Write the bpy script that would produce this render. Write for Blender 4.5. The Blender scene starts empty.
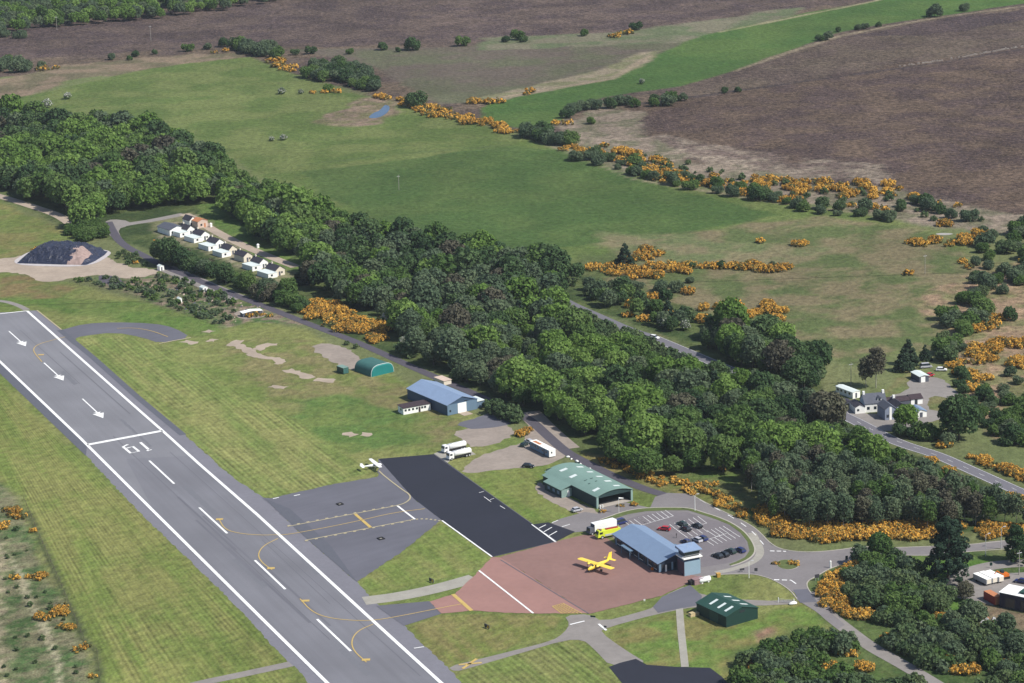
import bpy, bmesh, math, random
import numpy as np
from mathutils import Vector, Matrix
from mathutils.geometry import tessellate_polygon
R = math.radians
random.seed(7); RNG = np.random.default_rng(7)
SC = bpy.context.scene
COL = SC.collection

# ------------------------------------------------------------------ camera
CAM_H = 296.8; FPX = 2700.0; PIT = R(15.6); ROLL = R(-2.0)
_r = Vector((1, 0, 0)); _u = Vector((0, math.sin(PIT), math.cos(PIT))); _f = Vector((0, math.cos(PIT), -math.sin(PIT)))
cR = _r*math.cos(ROLL) + _u*math.sin(ROLL); cU = -_r*math.sin(ROLL) + _u*math.cos(ROLL)
cam_d = bpy.data.cameras.new('camera'); cam = bpy.data.objects.new('camera', cam_d); COL.objects.link(cam)
cam_d.sensor_width = 36; cam_d.lens = FPX/1024*36; cam_d.clip_start = 1; cam_d.clip_end = 30000
M = Matrix((cR, cU, -_f)).transposed().to_4x4(); M.translation = Vector((0, 0, CAM_H)); cam.matrix_world = M
SC.camera = cam
# ------------------------------------------------------------------ world, sun, exposure
SUN_AZ = 117; SUN_EL = 48          # azimuth clockwise from +Y (away from the camera)
w = bpy.data.worlds.new('World'); SC.world = w; w.use_nodes = True
nt = w.node_tree; bg = nt.nodes['Background']; sky = nt.nodes.new('ShaderNodeTexSky')
sky.sky_type = 'NISHITA'; sky.sun_disc = False; sky.sun_elevation = R(SUN_EL); sky.sun_rotation = R(SUN_AZ)
nt.links.new(sky.outputs[0], bg.inputs[0]); bg.inputs[1].default_value = 0.11
sd = bpy.data.lights.new('sun', 'SUN'); sd.energy = 4.9; sd.angle = R(0.53); sd.color = (1, .955, .87)
so = bpy.data.objects.new('sun', sd); COL.objects.link(so)
sv = Vector((math.sin(R(SUN_AZ))*math.cos(R(SUN_EL)), math.cos(R(SUN_AZ))*math.cos(R(SUN_EL)), math.sin(R(SUN_EL))))
so.rotation_euler = (-sv).to_track_quat('-Z', 'Y').to_euler(); so.location = (300, 300, 500)
SC.view_settings.view_transform = 'Standard'; SC.view_settings.look = 'None'
SC.view_settings.gamma = 1; SC.view_settings.use_curve_mapping = False; SC.view_settings.exposure = 0.2
HAZE = 2.8e-5

# ------------------------------------------------------------------ helpers
def G(px, py, z=0.0):
    """world x, y of the place seen at that spot of the survey photograph, on level z"""
    x = (px-512)/FPX; y = -(py-341.5)/FPX
    d = _f + cR*x + cU*y; t = (CAM_H-z)/-d.z
    return (d.x*t, d.y*t)
def lin(c):
    c = c/255.0
    return c/12.92 if c <= .04045 else ((c+.055)/1.055)**2.4
KALB = 0.72
def alb(r, g, b, k=KALB): return (lin(r)*k, lin(g)*k, lin(b)*k)
def tag(o, label=None, cat=None, group=None, kind=None):
    if label: o['label'] = label
    if cat: o['category'] = cat
    if group: o['group'] = group
    if kind: o['kind'] = kind
    return o
MATS = {}
def mat(name, col, rough=.8, metal=0.0, var=.12, scale=.6, spec=.3, streak=None, var2=0, scale2=.05):
    if name in MATS: return MATS[name]
    m = bpy.data.materials.new(name); m.use_nodes = True; t = m.node_tree; b = t.nodes['Principled BSDF']
    b.inputs['Roughness'].default_value = rough; b.inputs['Metallic'].default_value = metal
    b.inputs['Specular IOR Level'].default_value = spec
    tc = t.nodes.new('ShaderNodeTexCoord'); n = t.nodes.new('ShaderNodeTexNoise')
    n.inputs['Scale'].default_value = scale; n.inputs['Detail'].default_value = 4
    src = tc.outputs['Object']
    if streak:      # (direction angle, stretch): noise drawn out along a direction
        ca, sa = math.cos(streak[0]), math.sin(streak[0]); cx = t.nodes.new('ShaderNodeCombineXYZ')
        for k_, vec in enumerate(((ca*streak[1], sa*streak[1], 0), (-sa, ca, 0))):
            dp = t.nodes.new('ShaderNodeVectorMath'); dp.operation = 'DOT_PRODUCT'; dp.inputs[1].default_value = vec
            t.links.new(src, dp.inputs[0]); t.links.new(dp.outputs['Value'], cx.inputs[k_])
        src = cx.outputs[0]
    t.links.new(src, n.inputs['Vector'])
    mr = t.nodes.new('ShaderNodeMapRange'); mr.inputs[1].default_value = .25; mr.inputs[2].default_value = .75
    mr.inputs[3].default_value = 1-var; mr.inputs[4].default_value = 1+var; t.links.new(n.outputs[0], mr.inputs[0])
    val = mr.outputs[0]
    if var2:
        n2 = t.nodes.new('ShaderNodeTexNoise'); n2.inputs['Scale'].default_value = scale2; n2.inputs['Detail'].default_value = 6
        t.links.new(tc.outputs['Object'], n2.inputs['Vector'])
        m2 = t.nodes.new('ShaderNodeMapRange'); m2.inputs[1].default_value = .3; m2.inputs[2].default_value = .7
        m2.inputs[3].default_value = 1-var2; m2.inputs[4].default_value = 1+var2; t.links.new(n2.outputs[0], m2.inputs[0])
        mm = t.nodes.new('ShaderNodeMath'); mm.operation = 'MULTIPLY'; t.links.new(val, mm.inputs[0]); t.links.new(m2.outputs[0], mm.inputs[1]); val = mm.outputs[0]
    vm = t.nodes.new('ShaderNodeVectorMath'); vm.operation = 'SCALE'; vm.inputs[0].default_value = col
    t.links.new(val, vm.inputs['Scale']); t.links.new(vm.outputs[0], b.inputs['Base Color'])
    MATS[name] = m; return m

class MB:
    """collects simple shapes into one mesh"""
    def __init__(s): s.v = []; s.f = []; s.mi = []; s.sm = []
    def add(s, vs, fs, m=0, smooth=False):
        o = len(s.v); s.v += [tuple(v) for v in vs]
        for f in fs: s.f.append([i+o for i in f]); s.mi.append(m); s.sm.append(smooth)
        return s
    def box(s, x0, x1, y0, y1, z0, z1, m=0):
        vs = [(x0,y0,z0),(x1,y0,z0),(x1,y1,z0),(x0,y1,z0),(x0,y0,z1),(x1,y0,z1),(x1,y1,z1),(x0,y1,z1)]
        return s.add(vs, [(3,2,1,0),(4,5,6,7),(0,1,5,4),(1,2,6,5),(2,3,7,6),(3,0,4,7)], m)
    def hexa(s, lo, hi, m=0):          # lo, hi: four points each
        return s.add(list(lo)+list(hi), [(3,2,1,0),(4,5,6,7),(0,1,5,4),(1,2,6,5),(2,3,7,6),(3,0,4,7)], m)
    def bar(s, a, b, r=.1, n=6, r2=None, m=0, smooth=True):
        a = Vector(a); b = Vector(b); d = (b-a).normalized(); q = d.to_track_quat('Z', 'Y'); r2 = r if r2 is None else r2
        vs = []
        for c, rr in ((a, r), (b, r2)):
            for k in range(n):
                t = 2*math.pi*k/n; vs.append(c + q @ Vector((rr*math.cos(t), rr*math.sin(t), 0)))
        fs = [(k, (k+1) % n, n+(k+1) % n, n+k) for k in range(n)]
        s.add(vs, fs, m, smooth); s.add(vs[:n], [tuple(range(n))[::-1]], m); s.add(vs[n:], [tuple(range(n))], m); return s
    def loft(s, secs, n=12, m=0, power=1.0):   # secs: (pos, half width, half height, z offset) along x
        vs = []
        for (x, hw, hh, zc) in secs:
            for k in range(n):
                t = 2*math.pi*k/n; c, q = math.cos(t), math.sin(t)
                c = math.copysign(abs(c)**power, c); q = math.copysign(abs(q)**power, q)
                vs.append((x, hw*c, zc+hh*q))
        fs = []
        for i in range(len(secs)-1):
            for k in range(n): fs.append((i*n+k, i*n+(k+1) % n, (i+1)*n+(k+1) % n, (i+1)*n+k))
        s.add(vs, fs, m, True); s.add(vs[:n], [tuple(range(n))[::-1]], m); s.add(vs[-n:], [tuple(range(n))], m); return s
    def build(s, name, mats, parent=None, loc=None, rz=0):
        me = bpy.data.meshes.new(name); me.from_pydata(s.v, [], s.f)
        if not isinstance(mats, (list, tuple)): mats = [mats]
        for m in mats: me.materials.append(m)
        me.polygons.foreach_set('material_index', s.mi); me.polygons.foreach_set('use_smooth', s.sm)
        o = bpy.data.objects.new(name, me); COL.objects.link(o)
        if parent: o.parent = parent
        if loc is not None: o.location = loc; o.rotation_euler = (0, 0, rz)
        return o
def empty(name, loc, rz=0, label=None, cat=None, group=None):
    o = bpy.data.objects.new(name, None); COL.objects.link(o); o.location = loc; o.rotation_euler = (0, 0, rz)
    o.empty_display_size = .5
    return tag(o, label, cat, group)
def children(o): return [c for c in COL.objects if c.parent is o]
def copy_tree(o, loc, rz, label=None, group=None, scale=None, kids=None):
    r = o.copy(); COL.objects.link(r); r.location = loc; r.rotation_euler = (0, 0, rz)
    if label: r['label'] = label
    if group: r['group'] = group
    if scale: r.scale = scale
    for c in (kids if kids is not None else children(o)):
        d = c.copy(); COL.objects.link(d); d.parent = r
    return r
def struct(o): o['kind'] = 'structure'; return o

# ---- flat sheets
def chaikin(p, n=2, closed=False):
    for _ in range(n):
        q = []
        m = len(p)
        rng = range(m) if closed else range(m-1)
        if not closed: q.append(p[0])
        for i in rng:
            a = p[i]; b = p[(i+1) % m]
            q.append((.75*a[0]+.25*b[0], .75*a[1]+.25*b[1])); q.append((.25*a[0]+.75*b[0], .25*a[1]+.75*b[1]))
        if not closed: q.append(p[-1])
        p = q
    return p
def rough_edge(p, amp, step=2.0):
    q = []
    for i in range(len(p)):
        a = Vector(p[i]); b = Vector(p[(i+1) % len(p)]); L = (b-a).length; n = max(1, int(L/step))
        nn = Vector((-(b-a).y, (b-a).x)).normalized()
        for k in range(n):
            t = k/n; c = a.lerp(b, t) + nn*random.uniform(-amp, amp); q.append((c.x, c.y))
    return q
_LV = [0]
def sheet_world(name, pts, lvl, m, top=0):
    tris = tessellate_polygon([[Vector((x, y, 0)) for x, y in pts]])
    me = bpy.data.meshes.new(name); _LV[0] = (_LV[0]+1) % 7; z = .014*lvl+.0017*_LV[0]
    fs = []
    for t in tris:
        a, b, c = [Vector(pts[i]) for i in t]
        fs.append(tuple(t) if (b-a).cross(c-a) > 0 else tuple(t)[::-1])
    me.from_pydata([(x, y, z) for x, y in pts], [], fs); me.materials.append(m)
    o = bpy.data.objects.new(name, me); COL.objects.link(o); return struct(o)
def sheet(name, px, lvl, m, smooth=0, edge=0, step=2.0):
    p = [G(*q) for q in px]
    if smooth: p = chaikin(p, smooth, True)
    if edge: p = rough_edge(p, edge, step)
    return sheet_world(name, p, lvl, m)
def ribbon_pts(pts, width):
    L = []; Rr = []
    for i, p in enumerate(pts):
        a = Vector(pts[max(0, i-1)]); b = Vector(pts[min(len(pts)-1, i+1)]); d = (b-a).normalized(); n = Vector((-d.y, d.x))
        w_ = width[i] if isinstance(width, (list, tuple)) else width
        L.append(Vector(p)+n*w_/2); Rr.append(Vector(p)-n*w_/2)
    return L, Rr
def add_ribbon(mb, pts, width, z, m=0):
    L, Rr = ribbon_pts(pts, width); n = len(L)
    vs = [(p.x, p.y, z) for p in L]+[(p.x, p.y, z) for p in Rr]
    mb.add(vs, [(i, n+i, n+i+1, i+1) for i in range(n-1)], m)
def ribbon(name, px, width, lvl, m, smooth=2):
    p = [G(*q) for q in px]
    if smooth: p = chaikin(p, smooth)
    mb = MB(); _LV[0] = (_LV[0]+1) % 7; add_ribbon(mb, p, width, .014*lvl+.0017*_LV[0]); return struct(mb.build(name, m))
def dashes(mb, px, width, z, on, off, m=0, smooth=2):
    p = [Vector(G(*q)) for q in px]
    if smooth: p = [Vector(q) for q in chaikin([tuple(q) for q in p], smooth)]
    acc = 0; cur = [p[0]]; state = True; left = on
    for i in range(len(p)-1):
        a = p[i]; b = p[i+1]; L = (b-a).length; t = 0
        while L-t > left:
            t += left; c = a.lerp(b, t/L)
            if state: cur.append(c); add_ribbon(mb, [tuple(q) for q in cur], width, z, m)
            state = not state; left = on if state else off; cur = [c]
        left -= L-t
        if state: cur.append(b)
    if state and len(cur) > 1: add_ribbon(mb, [tuple(q) for q in cur], width, z, m)

# ---- numpy noise
_tab = np.random.default_rng(3).random((256, 256))
def vnoise(x, y):
    xi = np.floor(x).astype(int); yi = np.floor(y).astype(int); fx = x-xi; fy = y-yi
    fx = fx*fx*(3-2*fx); fy = fy*fy*(3-2*fy)
    g = lambda a, b: _tab[a & 255, b & 255]
    return (g(xi, yi)*(1-fx)+g(xi+1, yi)*fx)*(1-fy)+(g(xi, yi+1)*(1-fx)+g(xi+1, yi+1)*fx)*fy
def fbm(x, y, s, o=4, seed=0):
    r = 0; a = .5; tot = 0
    for k in range(o):
        r = r+a*vnoise(x/s+seed*17.3+k*31.7, y/s+seed*9.1+k*11.3); tot += a; a *= .55; s *= .5
    return r/tot
def sstep(a, b, x):
    t = np.clip((x-a)/(b-a), 0, 1); return t*t*(3-2*t)
def sdist(X, Y, poly):             # signed distance, positive inside
    d2 = np.full(X.shape, 1e18); ins = np.zeros(X.shape, bool); n = len(poly)
    for i in range(n):
        x1, y1 = poly[i]; x2, y2 = poly[(i+1) % n]
        dx, dy = x2-x1, y2-y1; t = np.clip(((X-x1)*dx+(Y-y1)*dy)/(dx*dx+dy*dy+1e-9), 0, 1)
        d2 = np.minimum(d2, (X-x1-t*dx)**2+(Y-y1-t*dy)**2)
        c = (y1 > Y) != (y2 > Y)
        with np.errstate(divide='ignore', invalid='ignore'): ins ^= c & (X < (x2-x1)*(Y-y1)/(y2-y1+1e-12)+x1)
    d = np.sqrt(d2); return np.where(ins, d, -d)
def ldist(X, Y, line):
    d2 = np.full(X.shape, 1e18)
    for i in range(len(line)-1):
        x1, y1 = line[i]; x2, y2 = line[i+1]
        dx, dy = x2-x1, y2-y1; t = np.clip(((X-x1)*dx+(Y-y1)*dy)/(dx*dx+dy*dy+1e-9), 0, 1)
        d2 = np.minimum(d2, (X-x1-t*dx)**2+(Y-y1-t*dy)**2)
    return np.sqrt(d2)
# ================================================================== GROUND
# zones: outline (survey pixels), two colours as seen, patch size m, edge blend m, edge wander m
GRASS_A = (112,128,74); GRASS_B = (132,136,86)
ZONES = [
 # base of far moor
 ('moor', [(-300,-90),(1300,-90),(1300,240),(1024,230),(900,205),(760,185),(620,160),(560,140),(400,105),(300,75),(100,70),(-300,100)], (92,80,76),(112,98,84),26,6,6,0),
 # far wood floor and moor bands
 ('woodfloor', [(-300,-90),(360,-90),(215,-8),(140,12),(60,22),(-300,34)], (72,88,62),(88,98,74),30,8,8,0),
 ('moorband', [(-300,34),(60,23),(140,14),(300,-6),(850,-12),(840,3),(700,26),(640,32),(560,40),(480,43),(300,47),(190,48),(60,56),(-300,72)], (84,72,73),(102,88,82),18,5,5,0),
 ('straw', [(-60,95),(0,80),(60,66),(100,62),(160,56),(240,52),(240,58),(160,68),(110,76),(60,80),(30,98),(-60,105)], (150,132,112),(118,112,88),14,4,6,0),
 ('rearfield', [(290,50),(480,46),(560,43),(640,38),(700,40),(660,58),(600,78),(540,90),(480,104),(440,104),(400,84),(360,62)], (106,108,84),(112,102,92),30,5,4,0),
 ('rearstrip', [(480,38),(600,33),(700,22),(760,12),(800,8),(790,24),(700,42),(600,46),(480,50)], (100,110,80),(122,118,98),16,5,5,0),
 # bright fields
 ('brightfield', [(478,122),(486,104),(560,86),(612,78),(655,55),(700,36),(800,14),(880,0),(950,-14),(1120,-30),(1120,-6),(1020,4),(940,16),(880,25),(840,32),(790,50),(735,70),(680,86),(600,98),(570,115),(545,130),(520,128)], (80,112,56),(94,120,62),40,3,2,0),
 ('fieldstrip', [(486,104),(540,92),(600,82),(645,66),(662,50),(640,52),(600,70),(540,84),(480,98)], (150,138,118),(124,124,92),10,3,3,0),
 ('moor2', [(650,98),(735,72),(790,52),(850,32),(950,18),(1120,0),(1120,36),(1024,48),(900,64),(750,90),(680,100)], (106,94,82),(96,83,77),30,4,4,0),
 ('moor2dark', [(850,36),(950,18),(1024,10),(1120,4),(1120,14),(1024,20),(960,32),(900,36)], (78,67,70),(88,75,75),20,4,5,0),
 ('moor3', [(612,108),(680,98),(750,90),(900,64),(1024,48),(1150,36),(1150,225),(1010,215),(940,196),(880,184),(780,172),(690,158),(650,140),(640,120)], (86,72,70),(104,88,76),18,5,6,0),
 ('moor3pale', [(650,128),(690,140),(780,158),(880,168),(900,186),(780,176),(690,162),(650,146)], (140,128,114),(106,92,86),9,6,12,0),
 ('scrub', [(552,128),(600,104),(640,112),(650,140),(690,160),(780,174),(880,186),(1010,214),(1150,224),(1150,262),(1000,232),(900,222),(780,204),(690,186),(620,172),(560,150)], (146,132,118),(112,110,88),8,5,7,0),
 # pasture
 ('pasture', [(-60,112),(0,100),(50,92),(150,68),(250,57),(300,76),(345,92),(420,108),(520,137),(560,150),(640,178),(720,194),(830,206),(900,222),(960,240),(985,260),(970,310),(940,345),(860,365),(700,330),(560,280),(400,240),(300,200),(200,140),(100,118)], (100,120,64),(120,132,78),22,4,3,0),
 ('pasturedark', [(300,172),(400,160),(510,146),(560,150),(640,180),(780,215),(660,238),(560,248),(470,252),(430,240),(340,205)], (80,106,56),(92,114,62),30,3,3,0),
 ('pastureolive', [(620,246),(700,232),(800,218),(900,226),(975,250),(980,290),(950,345),(860,370),(760,330),(620,290),(560,262)], (98,112,68),(136,126,96),14,8,8,0),
 ('tan1', [(600,232),(700,236),(820,250),(830,262),(740,268),(640,262),(590,245)], (132,124,94),(108,118,78),10,8,8,0),
 ('reeds', [(312,122),(345,108),(362,98),(380,97),(402,104),(396,116),(376,124),(340,128)], (152,132,116),(120,118,84),7,3,5,0),
 ('bracken', [(905,300),(1000,262),(1150,250),(1150,500),(1040,455),(985,430),(960,400),(955,350)], (156,132,108),(118,118,80),9,6,7,0),
 ('brackengreen', [(1000,400),(1024,392),(1150,380),(1150,480),(1030,440)], (92,112,64),(110,116,72),9,5,5,0),
 # wood floor
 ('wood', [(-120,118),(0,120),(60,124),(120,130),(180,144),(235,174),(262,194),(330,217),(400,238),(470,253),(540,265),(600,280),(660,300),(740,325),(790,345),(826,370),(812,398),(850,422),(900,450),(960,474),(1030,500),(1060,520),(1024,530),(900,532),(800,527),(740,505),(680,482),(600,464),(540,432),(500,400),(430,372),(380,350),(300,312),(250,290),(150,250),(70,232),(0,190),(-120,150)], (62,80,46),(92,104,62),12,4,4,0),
 ('woodedge', [(640,468),(690,466),(740,470),(765,500),(800,528),(760,524),(720,507),(690,492),(650,484)], (92,116,60),(116,118,76),8,3,4,0),
 ('roadside', [(566,300),(600,312),(690,345),(700,352),(680,356),(600,330),(560,308)], (96,108,70),(110,110,80),8,2,2,0),
 ('lawn2', [(196,204),(212,204),(232,214),(262,236),(300,262),(306,272),(290,272),(262,262),(235,244),(208,222)], (92,120,60),(108,128,70),8,2,1,0),
 ('plots', [(150,222),(190,212),(208,222),(235,244),(262,262),(292,272),(290,286),(262,280),(240,268),(200,250),(160,238)], (150,142,120),(124,128,88),5,2,2,0),
 ('verge', [(585,452),(610,460),(650,474),(690,480),(730,498),(750,514),(752,524),(730,510),(700,500),(660,492),(640,486),(600,470),(578,456)], (142,130,84),(112,120,66),5,2,3,0),
 # north-west field and gravel surrounds
 ('nwfield', [(-120,180),(0,202),(60,228),(80,242),(40,262),(0,262),(-120,262)], (110,124,68),(130,126,80),14,3,3,0),
 # airfield
 ('airfield', [(-200,262),(0,272),(70,284),(120,296),(200,320),(250,318),(300,330),(345,352),(400,378),(440,400),(520,440),(560,462),(620,485),(680,500),(760,560),(800,580),(840,640),(900,700),(940,760),(600,760),(-200,900)], (114,130,70),(134,138,84),26,4,3,0),
 ('weeds', [(96,278),(130,276),(160,272),(200,284),(240,300),(290,314),(300,324),(250,322),(222,330),(190,318),(140,296),(110,288)], (84,112,62),(146,130,114),4,2,3,0),
 ('driergrass', [(230,336),(320,345),(380,378),(430,398),(440,430),(400,440),(330,436),(270,400),(230,360)], (134,128,88),(116,126,72),9,8,7,0),
 ('driergrass2', [(380,412),(450,420),(470,440),(430,446),(370,438)], (136,130,90),(118,128,74),6,4,5,0),
 ('darkgrass', [(290,400),(340,395),(400,412),(420,440),(350,455),(300,430)], (96,122,64),(112,128,70),10,8,6,0),
 ('darkgrass2', [(-10,300),(60,296),(140,304),(220,322),(230,336),(140,330),(60,310)], (96,122,60),(112,128,70),10,8,5,0),
 ('brownpatch', [(0,278),(30,276),(70,288),(60,298),(0,296)], (136,120,84),(118,124,74),6,5,5,0),
 # mown
 ('mownright', [(78,338),(120,336),(160,345),(220,380),(290,420),(340,452),(380,470),(345,482),(270,500),(215,462),(150,405)], (116,132,72),(140,142,88),10,4,2,1),
 ('mownleft', [(-60,330),(0,384),(60,440),(140,512),(230,596),(290,660),(290,700),(100,700),(98,655),(60,580),(28,512),(0,480),(-60,450)], (116,132,68),(136,138,82),10,3,1,1),
 ('mownbottom', [(455,680),(500,655),(565,640),(600,645),(630,690),(700,760),(430,760)], (118,134,72),(136,140,86),8,2,1,1),
 ('mowntri', [(442,522),(490,558),(470,572),(380,594),(360,582)], (118,136,70),(136,140,84),8,2,1,.5),
 ('mownlower', [(408,628),(440,615),(500,614),(565,616),(550,632),(505,650),(450,664),(425,648)], (120,132,70),(140,134,86),6,2,1,.3),
 ('lawn', [(465,472),(545,465),(600,505),(560,520),(520,520)], (112,136,66),(130,138,78),10,2,2,.3),
 ('shedgrass', [(602,632),(680,608),(760,620),(800,600),(840,640),(860,690),(760,700),(640,665)], (106,130,64),(130,126,78),8,4,4,0),
 ('pinkpatch', [(752,632),(770,628),(775,636),(760,642)], (150,118,100),(130,120,90),3,2,2,0),
 # bottom left scrub
 ('scrubsw', [(-120,470),(0,482),(20,505),(35,545),(62,600),(88,650),(96,700),(-120,760)], (78,102,60),(124,122,94),6,4,3,0),
 ('scrubswpale', [(-120,550),(0,545),(10,580),(5,640),(0,700),(-120,760)], (160,150,124),(110,118,82),5,4,5,0),
 # south-east
 ('se', [(800,590),(812,576),(830,562),(870,555),(960,552),(1060,550),(1200,560),(1200,800),(960,760),(880,680),(830,625)], (74,96,54),(92,108,62),9,4,4,0),
 ('sebright', [(880,560),(960,552),(1000,560),(955,585),(975,605),(950,615),(920,590)], (86,122,52),(96,118,62),9,4,4,0),
 ('seyard', [(975,602),(1010,612),(1060,620),(1060,650),(1000,640),(985,622)], (128,112,92),(104,100,78),5,3,3,0),
 ('sw2', [(740,655),(800,628),(850,640),(930,700),(900,760),(700,760)], (82,104,56),(100,112,66),8,4,4,0),
 ('farmyard', [(905,372),(930,372),(955,392),(975,400),(960,420),(900,425),(880,400)], (126,122,84),(104,116,70),7,3,3,0),
]
ns_ = (0, 0)
FAR_LAND = {'moor','moorband','moor2','moor2dark','moor3','rearfield','brightfield','pasture','pasturedark','pastureolive','woodfloor','straw','reeds'}
def ground():
    def rect(x0, x1, y0, y1, s):
        xs = np.arange(x0, x1+.1, s); ys = np.arange(y0, y1+.1, s); X, Y = np.meshgrid(xs, ys)
        n = len(xs); i = np.arange(len(ys)-1)[:, None]*n+np.arange(n-1)[None, :]
        F = np.stack([i, i+1, i+1+n, i+n], -1).reshape(-1, 4); return X.ravel(), Y.ravel(), F
    parts = [rect(-336, 336, 612, 1150, 1.6), rect(-600, 600, 1150, 2350, 3.0)]
    big = [(-7000, 7000, -1000, 612), (-7000, -336, 612, 1150), (336, 7000, 612, 1150), (-7000, -600, 1150, 2350), (600, 7000, 1150, 2350), (-7000, 7000, 2350, 12000)]
    # note: the outer sheets simply meet the fine grid along its border
    for b in big: parts.append(None)
    Xs = []; Ys = []; Fs = []; o = 0
    for k, P_ in enumerate(parts):
        if P_: X, Y, F = P_
        else:
            b = big[k-2]
            X = np.linspace(0, 1, 41); Y = np.linspace(0, 1, 41); X, Y = np.meshgrid(b[0]+X*(b[1]-b[0]), b[2]+Y*(b[3]-b[2])); X = X.ravel(); Y = Y.ravel()
            i = np.arange(40)[:, None]*41+np.arange(40)[None, :]; F = np.stack([i, i+1, i+42, i+41], -1).reshape(-1, 4)
        Xs.append(X); Ys.append(Y); Fs.append(F+o); o += len(X)
    X = np.concatenate(Xs); Y = np.concatenate(Ys); F = np.concatenate(Fs)
    col = np.empty((len(X), 3)); stripe = np.zeros(len(X)); heath = np.zeros(len(X))
    # mower track coordinate in metres: parallel to the runway right of it, fanning out to the fence left of it
    rd = (math.cos(R(-66.4)), math.sin(R(-66.4))); e0 = G(87,456.5)
    drun = (X-e0[0])*rd[1]-(Y-e0[1])*rd[0]
    f0 = G(28,513); f1 = G(97,652); fd = Vector((f1[0]-f0[0], f1[1]-f0[1])).normalized(); dfen = -((X-f0[0])*fd.y-(Y-f0[1])*fd.x)
    dl = np.abs(drun); df = np.abs(dfen)
    mow = np.where(drun*1.0 > 0, drun, drun)
    left = sdist(X, Y, [G(*q) for q in [(-60,330),(0,384),(60,440),(140,512),(230,596),(290,660),(290,700),(60,760),(-60,600)]]) > -20
    mow = np.where(left, 60*dl/(dl+df+1e-3), mow)
    along = X*rd[0]+Y*rd[1]
    n1 = fbm(X, Y, 40, 4, 1)[:, None]
    A = np.array(alb(104, 120, 72)); B = np.array(alb(122, 122, 88)); col[:] = A*(1-n1)+B*n1
    wob = fbm(X, Y, 18, 4, 5)-.5
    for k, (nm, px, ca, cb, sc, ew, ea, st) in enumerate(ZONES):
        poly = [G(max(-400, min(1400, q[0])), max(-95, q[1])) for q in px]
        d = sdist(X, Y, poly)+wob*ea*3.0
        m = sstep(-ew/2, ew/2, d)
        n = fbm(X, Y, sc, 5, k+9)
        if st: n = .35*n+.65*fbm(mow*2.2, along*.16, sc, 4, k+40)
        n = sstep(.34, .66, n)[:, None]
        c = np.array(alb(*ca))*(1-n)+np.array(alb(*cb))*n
        if nm in FAR_LAND: c = c*.86          # base colours of these zones toned down evenly
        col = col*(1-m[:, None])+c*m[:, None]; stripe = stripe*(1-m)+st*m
        h = 1.0 if nm.startswith('moor') else (.55 if nm in ('scrub', 'bracken', 'reeds', 'scrubsw', 'weeds', 'scrubswpale', 'woodfloor') else .18)
        heath = heath*(1-m)+h*m
    # the ditch across the moor, dark peat with pale stones at its east end, and field edges
    for line, cc, wd in (
        ([(640,104),(700,96),(750,89),(865,73),(937,63),(1024,49),(1100,40)], (66,60,62), 3.2),
        ([(300,165),(400,154),(510,145)], (92,108,66), 2.0),
        ([(720,32),(800,16),(870,2),(900,-6)], (158,150,120), 3.0),
        ([(480,101),(560,87),(612,79),(650,56)], (158,142,122), 4.0),
        ([(735,71),(790,52),(840,36),(880,28),(935,18),(1024,6)], (146,134,112), 3.5),
        ([(545,143),(600,165),(640,180),(700,190),(780,203),(850,212)], (150,138,116), 3.0),
        ([(28,512),(30,512)], (90,96,66), 1.0),
        ([(28,513),(62,588),(84,640),(96,652),(100,690),(104,740)], (80,88,62), 1.6),
        ([(0,549),(12,560),(22,580),(28,600),(42,622),(50,645),(60,665),(57,690),(55,740)], (176,168,140), 1.4),
        ([(470,150),(560,150),(640,180)], (92,112,66), 2.0)):
        p = [G(*q) for q in line]; d = ldist(X, Y, p)+wob*3
        m = (1-sstep(wd*.35, wd*.9, d))[:, None]*.8; col = col*(1-m)+np.array(alb(*cc))*m
    # fine natural variation of the sward
    v = 1+(fbm(X, Y, 8, 2, 51)-.5)*.34*(.5+1.2*heath)*(1-.6*stripe); col *= v[:, None]
    v = 1+(fbm(X, Y, 90, 3, 61)-.5)*.36; col *= v[:, None]
    v = 1+(fbm(X, Y*.6, 22, 4, 71)-.5)*.42*(.35+heath); col *= v[:, None]
    me = bpy.data.meshes.new('ground'); co = np.zeros((len(X), 3)); co[:, 0] = X; co[:, 1] = Y
    me.vertices.add(len(X)); me.vertices.foreach_set('co', co.ravel())
    me.loops.add(F.size); me.loops.foreach_set('vertex_index', F.ravel().astype(np.int32))
    me.polygons.add(len(F)); me.polygons.foreach_set('loop_start', np.arange(len(F), dtype=np.int32)*4); me.polygons.foreach_set('loop_total', np.full(len(F), 4, np.int32))
    me.update(calc_edges=True)
    a = me.attributes.new('sward', 'FLOAT_COLOR', 'POINT'); a.data.foreach_set('color', np.column_stack([np.clip(col, 0, 1), np.ones(len(X))]).ravel())
    a = me.attributes.new('mown', 'FLOAT', 'POINT'); a.data.foreach_set('value', stripe)
    a = me.attributes.new('mowline', 'FLOAT', 'POINT'); a.data.foreach_set('value', mow)
    a = me.attributes.new('heath', 'FLOAT', 'POINT'); a.data.foreach_set('value', heath)
    m = bpy.data.materials.new('ground'); m.use_nodes = True; t = m.node_tree; N = t.nodes; Lk = t.links; b = N['Principled BSDF']
    b.inputs['Roughness'].default_value = .95; b.inputs['Specular IOR Level'].default_value = .1
    at = N.new('ShaderNodeAttribute'); at.attribute_name = 'sward'; am = N.new('ShaderNodeAttribute'); am.attribute_name = 'mown'; ah = N.new('ShaderNodeAttribute'); ah.attribute_name = 'heath'
    tc = N.new('ShaderNodeTexCoord')
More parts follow.
